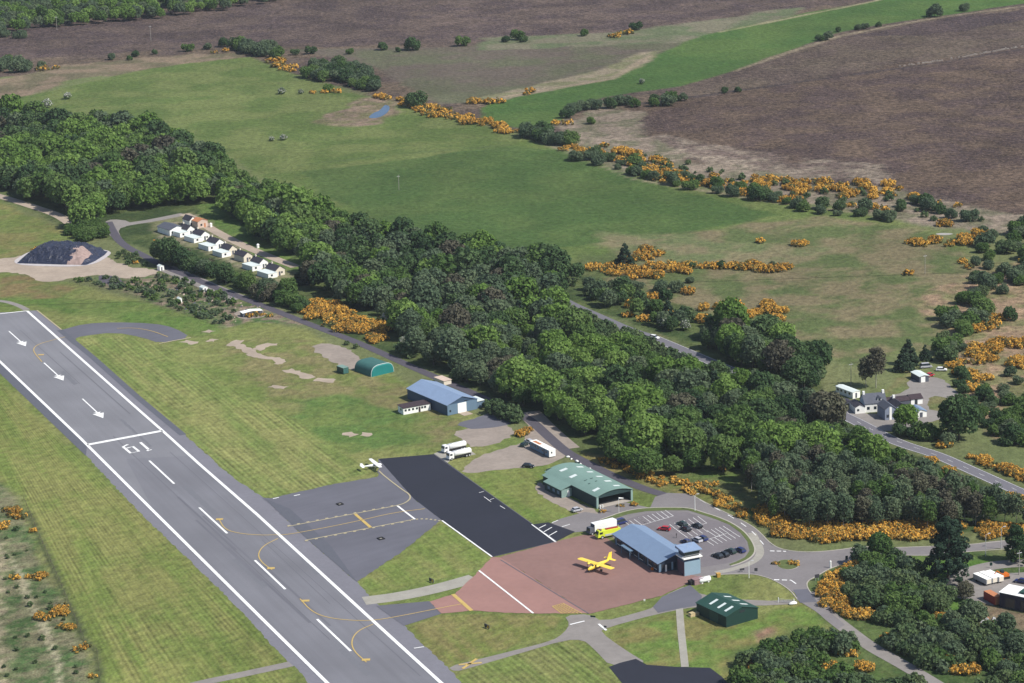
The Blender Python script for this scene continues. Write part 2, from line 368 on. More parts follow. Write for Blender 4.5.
    def noise(scale, det, lo, hi, a_, b_, src=None):
        n = N.new('ShaderNodeTexNoise'); n.inputs['Scale'].default_value = scale; n.inputs['Detail'].default_value = det
        Lk.new(src or tc.outputs['Object'], n.inputs['Vector']); r = N.new('ShaderNodeMapRange')
        for i_, v_ in zip((1, 2, 3, 4), (lo, hi, a_, b_)): r.inputs[i_].default_value = v_
        Lk.new(n.outputs[0], r.inputs[0]); return r.outputs[0]
    def mth(op, a_, b_):
        n = N.new('ShaderNodeMath'); n.operation = op
        for i_, v_ in enumerate((a_, b_)):
            if isinstance(v_, (int, float)): n.inputs[i_].default_value = v_
            else: Lk.new(v_, n.inputs[i_])
        return n.outputs[0]
    fine = noise(.30, 6, .32, .68, -1, 1)            # tussocks
    hair = noise(1.7, 3, .3, .7, -1, 1)
    amp = mth('MULTIPLY_ADD', ah.outputs['Fac'], .38); N[-1].inputs[2].default_value = .12
    amp2 = mth('MULTIPLY_ADD', ah.outputs['Fac'], .50); N[-1].inputs[2].default_value = .10
    f1 = mth('MULTIPLY', fine, amp); f2 = mth('MULTIPLY', hair, amp2)
    # mower tracks run along the runway
    rx = N.new('ShaderNodeVectorMath'); rx.operation = 'DOT_PRODUCT'; rx.inputs[1].default_value = (math.cos(R(-66.4))*.05, math.sin(R(-66.4))*.05, 0); Lk.new(tc.outputs['Object'], rx.inputs[0])
    al = N.new('ShaderNodeAttribute'); al.attribute_name = 'mowline'
    jit = mth('MULTIPLY', noise(.05, 2, 0, 1, 0, 1), 2.0)
    wa = mth('SINE', mth('ADD', mth('MULTIPLY', al.outputs['Fac'], 2*math.pi/1.9), jit), 0)
    wb = mth('SINE', mth('ADD', mth('MULTIPLY', al.outputs['Fac'], 2*math.pi/5.3), jit), 0)
    cx = N.new('ShaderNodeCombineXYZ'); Lk.new(al.outputs['Fac'], cx.inputs[0]); Lk.new(rx.outputs['Value'], cx.inputs[1])
    wv = mth('ADD', mth('MULTIPLY', wa, .7), mth('MULTIPLY', noise(.55, 2, .3, .7, -1, 1, cx.outputs[0]), 1.1))
    wv = mth('MULTIPLY', wv, mth('MULTIPLY', am.outputs['Fac'], noise(.03, 3, .35, .65, .07, .24)))
    tot = mth('ADD', mth('ADD', mth('ADD', f1, f2), wv), 1.0)
    sc = N.new('ShaderNodeVectorMath'); sc.operation = 'SCALE'; Lk.new(at.outputs['Color'], sc.inputs[0]); Lk.new(tot, sc.inputs['Scale'])
    # straw / purple flecks on rough land
    mx = N.new('ShaderNodeMix'); mx.data_type = 'RGBA'; mx.blend_type = 'MIX'; mx.inputs[7].default_value = (*alb(150, 128, 110), 1)
    fl = mth('MULTIPLY', noise(.75, 3, .54, .68, 0, .62), ah.outputs['Fac']); Lk.new(fl, mx.inputs[0]); Lk.new(sc.outputs[0], mx.inputs[6])
    Lk.new(mx.outputs[2], b.inputs['Base Color'])
    bp = N.new('ShaderNodeBump'); bp.inputs['Strength'].default_value = .5; bp.inputs['Distance'].default_value = .5; Lk.new(fine, bp.inputs['Height']); Lk.new(bp.outputs[0], b.inputs['Normal'])
    me.materials.append(m); o = bpy.data.objects.new('ground', me); COL.objects.link(o); struct(o)
ground()
# ================================================================== PAVEMENTS
RD = -R(66.4)+math.pi/2
m_run = mat('runway_asphalt', alb(136,136,142), .85, var=.07, scale=.5, streak=(R(113.6), .02), var2=.10, scale2=.035)
m_sh = mat('shoulder_asphalt', alb(132,131,140), .9, var=.07, scale=.7, var2=.07, scale2=.06)
m_shd = mat('dark_shoulder', alb(102,104,114), .9, var=.07, scale=.5)
m_tax = mat('taxiway_asphalt', alb(110,110,120), .85, var=.07, scale=.4, streak=(R(35), .12), var2=.10, scale2=.05)
m_apr = mat('new_apron_asphalt', alb(46,48,60), .8, var=.06, scale=.3, var2=.08, scale2=.05)
m_red = mat('red_apron', alb(150,117,110), .9, var=.07, scale=.5, var2=.08, scale2=.06)
m_redl = mat('red_apron_pale', alb(168,128,120), .9, var=.05, scale=.5, var2=.06, scale2=.08)
m_road = mat('road_asphalt', alb(138,133,134), .9, var=.06, scale=.8, var2=.07, scale2=.1)
m_park = mat('car_park_asphalt', alb(128,122,126), .9, var=.06, scale=.8, var2=.08, scale2=.15)
m_dark = mat('dark_road', alb(92,88,98), .9, var=.10, scale=.5)
m_grav = mat('gravel', alb(162,150,140), .95, var=.12, scale=.6, var2=.12, scale2=.1)
m_gravp = mat('pale_gravel', alb(182,166,150), .95, var=.10, scale=.5, var2=.14, scale2=.08)
m_conc = mat('concrete', alb(172,168,158), .9, var=.08, scale=.7, var2=.08, scale2=.2)
m_track = mat('track', alb(150,144,140), .95, var=.10, scale=.5, var2=.08, scale2=.1)
m_white = mat('white_paint', (.76,.76,.75), .7, var=.14, scale=.8)
m_yel = mat('yellow_paint', alb(214,184,110), .7, var=.10, scale=1.0)
m_yelp = mat('faded_yellow_paint', alb(196,184,150), .7, var=.12, scale=1.5)
m_kerb = mat('kerb_stone', alb(188,182,172), .9, var=.06, scale=1.0)
m_verge = mat('verge_grass', alb(100,112,66), .95, var=.2, scale=.6)

sheet('runway', [(-60,315),(0,314),(27,310.5),(37,310.4),(61.5,329.5),(97.3,361),(140,398),(186,436),(230.5,475.8),(265,499),(305,537),(357,582),(380,607),(404,626),(447,667),(470,692),(520,740),(345,740),(300,672),(283,657),(260,632),(223,592.5),(139,512),(87,456.5),(0,373),(-60,320)], 1, m_sh, edge=.35, step=1.6)
sheet('runway', [(-40,314),(28,311.5),(65.3,345.3),(138.6,410.3),(199.5,464.8),(257.4,515.4),(375.5,623.3),(441,683),(500,738),(382,738),(326,682),(260,617),(156,514.2),(87,445),(0,361.8),(-60,308)], 2, m_run)
ribbon('runway', [(60,330),(93,357.5),(139,398.5),(183,435)], 2.6, 3, m_shd, 0)
sheet('runway', [(-60,309),(0,362.5),(87,445.5),(86,456),(0,373.5),(-60,320)], 3, m_shd)
sheet('runway', [(126,459),(190,456),(262,516),(330,580),(440,683),(500,737),(384,737),(327,683),(260,617),(156,514.2)], 3, mat('runway_resurfaced', alb(129,129,136), .85, var=.08, scale=.5, streak=(R(113.6), .02), var2=.11, scale2=.035))
m_p1 = mat('runway_patch', alb(124,125,132), .9, var=.06, scale=.8); m_p2 = mat('runway_seal', alb(112,112,120), .9, var=.1, scale=1.2)
for q_ in ([(182,487),(214,516),(219,514),(187,485)], [(60,372),(74,385),(78,384),(64,371)], [(120,420),(150,447),(152,446),(122,419)], [(300,560),(316,575),(322,573),(306,558)], [(232,560),(262,588),(268,586),(238,558)], [(338,650),(366,676),(372,674),(344,648)]): sheet('runway', q_, 4, m_p1, edge=.2, step=1.5)
for a_, b_ in (((113,436),(330,640)), ((60,352),(130,414)), ((170,452),(420,676)), ((262,540),(330,604)), ((20,330),(80,384))): ribbon('runway', [a_, b_], .22, 5, m_p2, 0)
m_tyre = mat('tyre_marks', alb(118,118,126), .9, var=.10, scale=.5, streak=(R(113.6), .05))
for a_, b_ in (((196,520),(262,581)), ((203,516),(270,577)), ((228,548),(310,623)), ((178,497),(236,550)), ((265,566),(330,626))): ribbon('runway', [a_, b_], .8, 5, m_tyre, 0)
# turning loop at the top left
sheet('taxiway', [(58,331),(61.5,330),(84.5,323.7),(115,322.2),(153.7,323.4),(174,327.5),(192,338),(160,343.5),(143,337.5),(115,332.2),(82,336),(74,339),(78,347),(72,344)], 2, m_tax, smooth=1)
# taxiway apron, black apron, red aprons, stub
sheet('taxiway', [(262,497.5),(270,498.5),(334.5,484),(378,477),(379,458.7),(414,499),(442,519.8),(400,553),(357,582),(305,537)], 4, m_tax, edge=.3, step=1.6)
sheet('taxiway', [(264,498),(290,509),(330,545),(357,582),(352,578),(305,537)], 5, m_shd)
sheet('apron', [(378.5,459),(434,454.3),(442.6,459.5),(510,508.6),(556.5,541.6),(492,557),(442,520.3),(414,499)], 5, m_apr)
sheet('apron', [(532,524.6),(548,522.5),(575,532),(556.5,541.6)], 6, m_apr)
sheet('apron', [(500,557),(556.5,541.6),(584,535),(602,535.5),(618,545),(672,570),(696,576),(712,578),(689.5,583),(661,596),(589.6,614)], 5, m_red, edge=.2, step=1.6)
sheet('apron', [(492,557),(501,557.5),(589,613.5),(533,613.7),(500,612.6),(473,610.7),(441,613.7),(429.3,601.5),(455,594),(475.4,574.6)], 5, m_redl, edge=.25, step=1.6)
sheet('taxiway', [(376,606),(429.3,601.3),(441,614),(404,626)], 5, m_tax)
ribbon('path', [(364,601),(400,596.5),(440,588),(475,578)], 7.0, 3, m_conc)
# southern paths, junction and black pad
sheet('path', [(447,667),(480,659),(510,651.5),(552,641),(564,633),(570,624),(564,615.5),(590,614),(602,622),(640,612),(655,607),(661,597),(690,584),(700,596),(760,601),(796,600),(798,604),(755,606),(700,606),(657,614),(606,628),(600,632),(625,650),(650,665),(612,668),(592,647),(583,640),(565,640),(515,655),(470,668),(455,672)], 3, m_track, smooth=1)
sheet('path', [(653,607),(662,597),(690,585),(702,596),(700,605),(658,613)], 5, m_tax)
sheet('apron', [(609,667),(620,663),(635.8,659),(647,665),(675,667),(710,668),(722,677),(740,696),(760,730),(660,730)], 5, m_apr)
ribbon('path', [(679.3,607),(681,630),(685,667)], 2.2, 4, m_conc, 0)
ribbon('path', [(150,697),(192,685),(240,675),(291,664)], 4.0, 3, m_track)
# yards
sheet('yard', [(453,433),(470,427),(500,422),(517,430),(507,440),(474,449),(462,441)], 2, m_grav, smooth=1, edge=.8)
sheet('yard', [(455,424),(474,418.5),(490,413),(510,410),(517,421),(503,426),(482,429),(468,429)], 3, m_tax, smooth=1, edge=.6)
sheet('yard', [(461,471),(476,457),(512,446),(526,441),(530,420),(548,437),(566,453),(564,459),(535,468),(500,469),(470,474)], 2, m_grav, smooth=1, edge=.6)
sheet('yard', [(433.8,453.7),(441,451),(465,447),(476,454.5),(452,459),(447.6,463)], 4, m_conc)
sheet('yard', [(308,348),(325,342.5),(345,347),(366,361),(357,371),(340,366)], 2, m_grav, smooth=1, edge=.8)
sheet('yard', [(532,489),(540,481),(548,488),(575,501),(600,512),(592,518),(560,508)], 2, m_grav, smooth=1, edge=.6)
sheet('yard', [(0,259),(6,258),(18,257),(50,249),(78,247),(93.7,250),(125,267),(159,269.5),(158,275),(122,279),(100,274),(70,279),(40.6,283),(20,271),(-80,275),(-80,262)], 2, m_gravp, smooth=1, edge=1.2)
sheet('yard', [(98,277),(104,274),(122,279),(124,283),(112,286),(100,282)], 4, m_dark, smooth=1, edge=.8)
sheet('yard', [(232,313),(250,308),(268,312),(262,318),(240,319)], 2, m_grav, smooth=1, edge=.6)
for px in ([(230,346),(241,340)],[(237,345),(247,350),(259,357)],[(250,353),(262,357.5),(273,358),(282,361),(278,364)],[(256.4,350.2),(265.4,344.6),(278,344.6)],[(287,369.5),(300,374),(311.5,378.4)],[(315.3,379.7),(335.8,381)],[(270.5,386),(286,388)],[(344,433.3),(354,435.3)],[(360,434.3),(371,434.8)],[(205,331),(212,332)],[(208,340),(216,340.5)],[(183,341),(196,343)]):
    p = chaikin([G(*q) for q in px], 1); L_, R_ = ribbon_pts(p, 4.2); pts = [tuple(q) for q in L_]+[tuple(q) for q in R_[::-1]]
    sheet_world('concrete_patch', rough_edge(pts, .9, 1.5), 2, m_gravp)
# dark access road behind the hangars, road loop, roundabout, main road, tracks
ribbon('road', [(184,214),(150,221),(128,224),(112,228)], 6, 3, m_track)
ribbon('road', [(108,222),(112,230),(118,240),(128,248),(143,255),(164,267),(192,277.6),(218,289),(256,303),(301,321),(327,331),(353,340.5),(388,356),(414,368),(439.5,379),(470,392),(500,406),(528,417.5),(548.7,437),(566.6,452.7),(587,463),(615,477),(643,488.6),(664,495)], 4.3, 4, m_dark)
sheet('road', [(104,222),(112,219),(130,221),(128,226),(118,229),(121,238),(130,246),(124,247),(112,238),(106,230)], 3, m_track, smooth=1)
ribbon('road', [(165,267.5),(192,279),(218,290.5),(240,299)], 9.0, 3, m_track)
ribbon('road', [(528,412),(549,433),(568,449)], 9.0, 3, m_grav)
sheet('road', [(600,508),(606,498),(628,503),(650,508),(655,497),(668,493),(690,494),(704,502),(722,511),(745,522),(757.8,530),(771.4,545),(785,550.5),(808,552.6),(835.7,550.5),(863,546.4),(892,548),(921,546.8),(964,545.5),(991,541.5),(1024,538.8),(1120,530),(1120,541),(1024,548),(999,548.5),(964,552),(926.6,556),(894.5,555),(866,559.4),(846.6,563.5),(830,568.3),(816.6,576.5),(807,581.3),(807,587.4),(811,593),(818,602),(830,612),(845,625),(838,629),(815,611),(797,600),(796,594),(790,590),(774,580),(757.8,575),(747.5,574),(721.5,574.4),(700,577),(690,577),(680,577),(650,560),(600,530),(570,533),(550,524),(560,519),(585,512),(598,514)], 4, m_road)
sheet('car_park', [(628,519),(645,514),(669,512.5),(687,512.5),(705.6,518.8),(726.7,523.8),(738.4,531.6),(745.5,541),(747.5,550.4),(742.5,557.6),(731.4,562.3),(712,566),(698,568),(690,572),(670,560),(640,538),(622,526)], 6, m_park)
ribbon('track', [(810,592),(825,612),(843.7,627),(870.4,647),(899.9,663),(932,682),(985,715),(1040,760),(1120,850),(1180,1000)], 5.0, 4, m_track)
sheet('road', [(793,590),(808,589),(817,602),(800,603)], 5, m_tax)
ribbon('road', [(560,298),(566.6,303),(602.5,318.6),(628,330),(653.7,337.8),(689.5,353),(740,374),(790,393),(825,407),(857,421.6),(889,439),(910.6,447),(937.3,455),(964,467),(991,479),(1024,494),(1100,525)], 6.2, 3, mat('main_road', alb(122,120,128), .9, var=.06, scale=.8))
ribbon('track', [(1120,563),(1050,562),(1024,563),(992.7,565),(969,571.8),(956.5,580),(955,587),(963.7,594.8),(980,600)], 6.5, 3, m_track)
sheet('yard', [(962,585),(972,579),(990,577),(1010,572),(1060,572),(1060,588),(1000,595),(996,606),(985,604),(965,596)], 4, m_track, smooth=1, edge=.5)
sheet('yard', [(826,404),(836,398),(852,402),(862,412),(870,414),(896,414),(930,418),(925,425),(893,434),(862,422),(845,415)], 2, m_track, smooth=1, edge=.5)
sheet('yard', [(884,398),(910,390),(905,380),(927,377),(942,378),(952,388),(962,396),(952,399),(930,395),(925,408),(945,413),(940,421),(905,425)], 2, m_track, smooth=1, edge=.5)
ribbon('track', [(-80,175),(0,196),(38.4,208.4),(58,215),(70,223)], 6, 3, m_gravp)
ribbon('track', [(184,214),(196,219),(206,226),(222,235),(245,246.5),(268,256),(296,267)], 5.5, 3, m_gravp)
ribbon('track', [(-60,300),(0,300),(18,305),(27,310)], 3, 2, m_track)
ribbon('track', [(1000,500),(1040,520)], 3, 4, m_track)
# kerbs (real steps) round the roundabout, the island and the car park verge
kb = MB()
def kerb_line(px, wd=.35, h=.13, closed=False):
    p = chaikin([G(*q) for q in px], 2, closed)
    if closed: p = p+[p[0]]
    L, Rr = ribbon_pts(p, wd); n = len(p)
    vs = [(q.x, q.y, .03) for q in L]+[(q.x, q.y, .03) for q in Rr]+[(q.x, q.y, h) for q in L]+[(q.x, q.y, h) for q in Rr]
    fs = []
    for i in range(n-1): fs += [(2*n+i, 3*n+i, 3*n+i+1, 2*n+i+1), (i, 2*n+i, 2*n+i+1, i+1), (n+i, n+i+1, 3*n+i+1, 3*n+i)]
    kb.add(vs, fs)
ISL = [(776,563.5),(780,560.5),(787,559.8),(795,561),(799.5,565),(796,568.5),(788,570),(779,568)]
kerb_line(ISL, closed=True)
kerb_line([(690,494),(704,502),(722,511),(745,522),(757.8,530),(771.4,545),(785,550.5),(808,552.6),(835.7,550.5),(863,546.4),(892,548),(921,546.8),(964,545.5),(1024,538.8)])
kerb_line([(1024,548),(964,552),(926.6,556),(894.5,555),(866,559.4),(846.6,563.5),(830,568.3),(816.6,576.5),(807,581.3),(807,587.4),(811,593)])
kerb_line([(797,599),(790,590),(774,580),(757.8,575),(747.5,574),(721.5,574.4),(700,577)])
VERGE = [(600,520),(625,511),(645,508),(670,507.5),(690,508),(703,512.5),(718,517),(733,523.5),(745,532),(752.5,541.5),(756,551),(751,558),(740,563.5),(731,566)]
VIN = [(604,522),(628,514.5),(646,511.5),(669,510.5),(688,510.5),(702,514.8),(716,519.5),(729.5,525),(740.5,533),(747.5,542),(749.6,551),(745,557.5),(736,562),(729,564.5)]
kerb_line(VERGE, .5)
struct(kb.build('kerb', m_kerb))
vg = MB(); a_ = [G(*q) for q in VERGE]; b_ = [G(*q) for q in VIN]; n_ = len(a_)
vg.add([(x, y, .12) for x, y in a_]+[(x, y, .12) for x, y in b_], [(i, n_+i, n_+i+1, i+1) for i in range(n_-1)]); struct(vg.build('verge', m_verge))
o_ = sheet_world('roundabout_island', chaikin([G(*q) for q in ISL], 2, True), 11, m_verge)
ribbon('path', [(752,533),(760,548),(760,556),(752,563),(735,569),(716,573)], 2.6, 5, m_conc)

# ---- painted markings
W1 = MB(); zz = .014*8.2
def ln(px, wd, mb=W1, z=zz, sm=0):
    p = [G(*q) for q in px]
    if sm: p = chaikin(p, sm)
    add_ribbon(mb, p, wd, z)
ln([(-60,306),(0,361.8),(80,438),(87,445),(156.3,514.2),(260,617),(327,683),(384,740)], 1.15)
ln([(27,311),(65.3,345),(138.6,410),(162.6,431),(199.5,464.5),(257.4,515),(375.5,623.3),(441,683),(505,741)], 1.15)
ln([(0,314),(27,311)], .9)
ln([(87.5,445),(162.4,431)], 2.1)
for a, b in [((149.3,460.9),(174.2,484)),((199.3,507.8),(227.2,533.6)),((254.9,560.5),(285.3,589.5)),((317.1,619.4),(350.7,651.4)),((389,690),(425,722))]: ln([a, b], .75)
def arrow(a, b):
    A = Vector(G(*a)); B = Vector(G(*b)); d = (B-A).normalized(); n = Vector((-d.y, d.x)); h = B-d*7
    add_ribbon(W1, [tuple(A), tuple(h)], .55, zz); W1.add([(*(h+n*2.2), zz), (*(h-n*2.2), zz), (*B, zz)], [(0, 1, 2)])
    m_ = h-d*1.6; W1.add([(*(m_+n*1.5), zz+.01), (*(m_-n*1.5), zz+.01), (*(h+d*.6), zz+.01)], [(0, 1, 2)])
for a, b in [((9,331.4),(25.8,346.5)),((44,363),(63.5,380.8)),((82.5,399),(103.3,418.4))]: arrow(a, b)
z8 = lambda x, y: (80+x/8.533, 410+y/8.533)
ln([z8(515,278), z8(592,345)], 1.0); ln([z8(572,352), z8(606,338)], 1.1)
ln([z8(408,296), z8(368,316), z8(432,370), z8(503,355), z8(452,314), z8(398,328)], 1.0)
# apron lines
ln([(442,520.8),(492,557)], .55); ln([(479,570.8),(533.3,613.5)], .6); ln([(532,524.6),(556,542.4)], .6)
ln([(397.4,506),(415,519.5)], .7); ln([(570,624.8),(584.5,621.3)], .6); ln([(598.6,624.2),(606.3,630.6)], .7)
for a, b in [((539,528.5),(546,525)),((544,532),(552,527.5)),((549,536),(557,531.5)),((552,523),(558,520.5)),((562,527),(570,524.5))]: ln([a, b], .35)
for a, b in [((273,499),(279,497.6)),((294,496),(300,494.8)),((414,648.5),(424,647)),]: ln([a, b], .5)
for a, b in [((479,493),(484,491.5)),((490,500),(494,498.6)),((484,497),(491,502)),((500,506),(505,509))]: ln([a, b], .22)
# parking bays
def comb(a, b, n, vec, spine=True, mb=W1):
    A = Vector(G(*a)); B = Vector(G(*b)); V = Vector(G(a[0]+vec[0], a[1]+vec[1]))-A
    for k in range(n+1):
        p = A.lerp(B, k/n); add_ribbon(mb, [tuple(p), tuple(p+V)], .16, zz+.012)
    if spine: add_ribbon(mb, [tuple(A), tuple(B)], .16, zz+.012)
q2 = lambda x, y: (640+x/8.533, 500+y/8.533)
comb(q2(55,205), q2(285,140), 6, (-8,-6)); comb(q2(-60,240), q2(55,205), 3, (-8,-6))
comb(q2(330,270), q2(570,200), 6, (-9,-7)); comb(q2(330,270), q2(500,220), 4, (9,6.5), False)
comb(q2(650,315), q2(785,275), 4, (-9,-6)); comb(q2(560,345), q2(785,275), 6, (8,5.2))
# road dashes and give-way lines
for px in ([(700,500),(715,508),(735,519),(752,531),(763,544),(768,550)],): dashes(W1, px, .3, zz, 4, 5)
dashes(W1, [(770,551.2),(786,551.6)], .6, zz, 1.4, .7, smooth=0); dashes(W1, [(774,580),(791,580.5)], .7, zz, 1.6, .8, smooth=0); ln([(791,580.5),(796,584)], .4)
dashes(W1, [(857,421.6),(889,439),(937.3,455),(991,479),(1060,509)], .12, .075, 3, 6)
for s_ in (-2.75, 2.75):
    p = chaikin([G(*q) for q in [(653.7,337.8),(740,374),(825,407),(857,421.6),(889,439),(910.6,447),(937.3,455),(964,467),(991,479),(1024,494),(1100,525)]], 2)
    L_, R_ = ribbon_pts(p, abs(s_)*2); add_ribbon(W1, [tuple(q) for q in (L_ if s_ > 0 else R_)], .14, .074)
struct(W1.build('road_markings', m_white))
# yellow markings
Yl = MB(); zy = .014*9
def yl(px, wd, sm=2): ln(px, wd, Yl, zy, sm)
yl([(65,337),(50,341),(38,344.5),(33,349),(35,354),(42,362)], .35)
yl([(219,519.5),(225,530),(241,534),(262,535.5),(275,535),(284,535.4),(320,529),(357.9,521.3),(393,513),(424.7,509)], .35)
yl([(278,538.7),(263,546),(257.5,555),(262,563),(272,570)], .35)
yl([(300,599),(311.5,611.7),(327,618),(352.5,620.9),(375.5,620.7),(403.7,615.6),(439.5,608.4),(462.6,604)], .35)
yl([(373,624.5),(357.6,631),(351,641),(353.7,651.4),(366.5,662.5)], .35)
yl([(355.2,514.3),(371,528)], 1.1, 0); yl([(453,594.5),(471.6,611)], 1.3, 0)
yl([(458.7,665),(481.8,663)], .9, 0); yl([(462.6,669),(476.7,659)], .9, 0)
yl([(552.5,606.6),(562.8,603.5),(582,613.8),(561.5,613.5),(552.5,606.6)], .4, 0)
for k in range(1, 7):
    t = k/7; yl([(552.5+t*9, 606.6+t*6.9), (562.8+t*19.2, 603.5+t*10.3)], .3, 0)
for k in range(1, 5):
    t = k/5; yl([(552.5+t*10.3, 606.6-t*3.1), (561.5+t*20.5, 613.5+t*.3)], .3, 0)
for c in [(41,355),(219.5,519.5),(271,568.5),(305.5,601),(366,660)]:
    x, y = G(*c); add_ribbon(Yl, [(x-1.2, y), (x+1.2, y)], 1.6, zy+.01)
yl([(117,328.5),(135,328),(152,331),(168,337)], .35)
struct(Yl.build('taxiway_markings', m_yel))
Yp = MB()
ln([(287.6,526.8),(354.4,513.9),(395,506.3),(405,503.5),(411,498.5),(409,494),(403.7,491),(384,476),(379,471)], .5, Yp, zy, 2)
ln([(305.1,540.6),(410.6,520.3)], .5, Yp, zy, 0); dashes(Yp, [(411,520),(425,518.8),(440,521)], .9, zy, .8, .8)
dashes(Yp, [(287.6,526.2),(354.4,513.3),(395,505.7)], .9, zy+.01, 1, 2.4); dashes(Yp, [(305.1,541.2),(410.6,520.9)], .9, zy+.01, 1, 2.4)
ln([(159,343.8),(176,340.5),(191,337.8)], .8, Yp, zy, 0); ln([(37,310.4),(61.5,329.8)], .6, Yp, zy, 0)
struct(Yp.build('taxiway_markings', m_yelp))
# dark tyre and seam lines on the new and red aprons
Dk = MB(); ln([(500.5,560),(588.5,613.8)], .35, Dk, zz, 0); ln([(556.5,541.8),(492,557.2)], .25, Dk, zz, 0); ln([(434,454.5),(556.5,541.4)], .3, Dk, zz, 0)
struct(Dk.build('apron_seams', m_shd))
# pond
m_wat = bpy.data.materials.new('water'); m_wat.use_nodes = True; b_ = m_wat.node_tree.nodes['Principled BSDF']
b_.inputs['Base Color'].default_value = (.02,.05,.12,1); b_.inputs['Roughness'].default_value = .08; b_.inputs['Specular IOR Level'].default_value = .9
sheet('pond', [(368,117.5),(373,113),(380,110.5),(383,106.5),(386,104.5),(390,106.5),(388.5,112),(381,117),(373,118.5)], 2, m_wat, smooth=1)
sheet('pond', [(935,233.8),(942,232.8),(955,233.6),(948,235.2),(938,235)], 2, mat('pale_stones', alb(180,176,170)), smooth=1)
# ================================================================== VEGETATION
def leaf_mat(name, cols, transl=.25, scale=.5):
    """cols: dark / mid / light leaf colours mixed by clump noise; hue shifts from tree to tree"""
    m = bpy.data.materials.new(name); m.use_nodes = True; t = m.node_tree; N = t.nodes; L = t.links
    N.remove(N['Principled BSDF']); out = N['Material Output']
    tc = N.new('ShaderNodeTexCoord'); nz = N.new('ShaderNodeTexNoise'); nz.inputs['Scale'].default_value = scale; nz.inputs['Detail'].default_value = 3
    L.new(tc.outputs['Object'], nz.inputs['Vector'])
    oi = N.new('ShaderNodeObjectInfo'); at = N.new('ShaderNodeAttribute'); at.attribute_name = 'tint'
    ad = N.new('ShaderNodeMath'); ad.operation = 'ADD'; L.new(oi.outputs['Random'], ad.inputs[0]); L.new(at.outputs['Fac'], ad.inputs[1])
    fr = N.new('ShaderNodeMath'); fr.operation = 'FRACT'; L.new(ad.outputs[0], fr.inputs[0])
    mr = N.new('ShaderNodeMapRange'); mr.inputs[1].default_value = .3; mr.inputs[2].default_value = .7; mr.inputs[3].default_value = 0; mr.inputs[4].default_value = .5; L.new(nz.outputs[0], mr.inputs[0])
    a2 = N.new('ShaderNodeMath'); a2.operation = 'MULTIPLY_ADD'; a2.inputs[1].default_value = .55; L.new(fr.outputs[0], a2.inputs[0]); L.new(mr.outputs[0], a2.inputs[2])
    cr = N.new('ShaderNodeValToRGB'); L.new(a2.outputs[0], cr.inputs[0]); e = cr.color_ramp.elements
    e[0].color = (*cols[0], 1); e[1].color = (*cols[2], 1); e[0].position = .1; e[1].position = .9
    k = e.new(.5); k.color = (*cols[1], 1)
    d = N.new('ShaderNodeBsdfDiffuse'); tr = N.new('ShaderNodeBsdfTranslucent'); mx = N.new('ShaderNodeMixShader'); mx.inputs[0].default_value = transl
    L.new(cr.outputs[0], d.inputs[0]); L.new(cr.outputs[0], tr.inputs[0]); L.new(d.outputs[0], mx.inputs[1]); L.new(tr.outputs[0], mx.inputs[2]); L.new(mx.outputs[0], out.inputs[0])
    return m
LM = {
 'bright': leaf_mat('bright_foliage', ((.085,.158,.040),(.148,.244,.058),(.200,.300,.085)), .38),
 'mid':    leaf_mat('green_foliage', ((.064,.120,.040),(.104,.174,.052),(.150,.222,.074)), .38),
 'dark':   leaf_mat('dark_foliage', ((.040,.076,.036),(.066,.114,.048),(.098,.150,.064)), .3),
 'grey':   leaf_mat('grey_green_foliage', ((.076,.116,.070),(.110,.156,.090),(.146,.188,.106)), .34),
 'brown':  leaf_mat('brown_foliage', ((.075,.075,.056),(.105,.10,.072),(.12,.125,.08))),
 'conifer': leaf_mat('conifer_foliage', ((.026,.048,.032),(.038,.066,.042),(.056,.086,.052)), .15),
 'shrub':  leaf_mat('shrub_foliage', ((.064,.106,.052),(.098,.146,.066),(.134,.174,.08)), .3),
 'blossom': leaf_mat('white_blossom', ((.30,.32,.26),(.42,.43,.38),(.52,.52,.48)), .2),
 'gorseflower': leaf_mat('gorse_flower', ((.38,.20,.05),(.62,.33,.06),(.76,.45,.09)), .15, .5),
 'gorsegreen': leaf_mat('gorse_green', ((.09,.10,.045),(.13,.13,.05),(.24,.17,.06)), .1),
}
m_bark = mat('bark', (.09,.075,.06), .95, var=.25, scale=3)
m_birchbark = mat('pale_bark', (.30,.28,.25), .9, var=.3, scale=3)

def leaf_quads(C, Rr, n_per, size, rng, up=.25, flat=1.0):
    """C (k,3) clump centres, Rr (k,) radii -> quads (n,4,3)"""
    k = len(C); n = k*n_per
    d = rng.normal(size=(n, 3)); d[:, 2] += up; d /= np.linalg.norm(d, axis=1)[:, None]
    c = np.repeat(C, n_per, 0); r = np.repeat(Rr, n_per)[:, None]
    dd = d*np.array([1, 1, flat]); p = c+dd*r*(.72+.36*rng.random((n, 1)))
    nr = d+rng.normal(size=(n, 3))*.45; nr /= np.linalg.norm(nr, axis=1)[:, None]
    a = np.cross(nr, rng.normal(size=(n, 3))); a /= np.linalg.norm(a, axis=1)[:, None]; b = np.cross(nr, a)
    s = size*(.65+.7*rng.random((n, 1)))/2; s2 = s*(.6+.5*rng.random((n, 1)))
    return np.stack([p-a*s-b*s2, p+a*s-b*s2, p+a*s+b*s2, p-a*s+b*s2], 1)
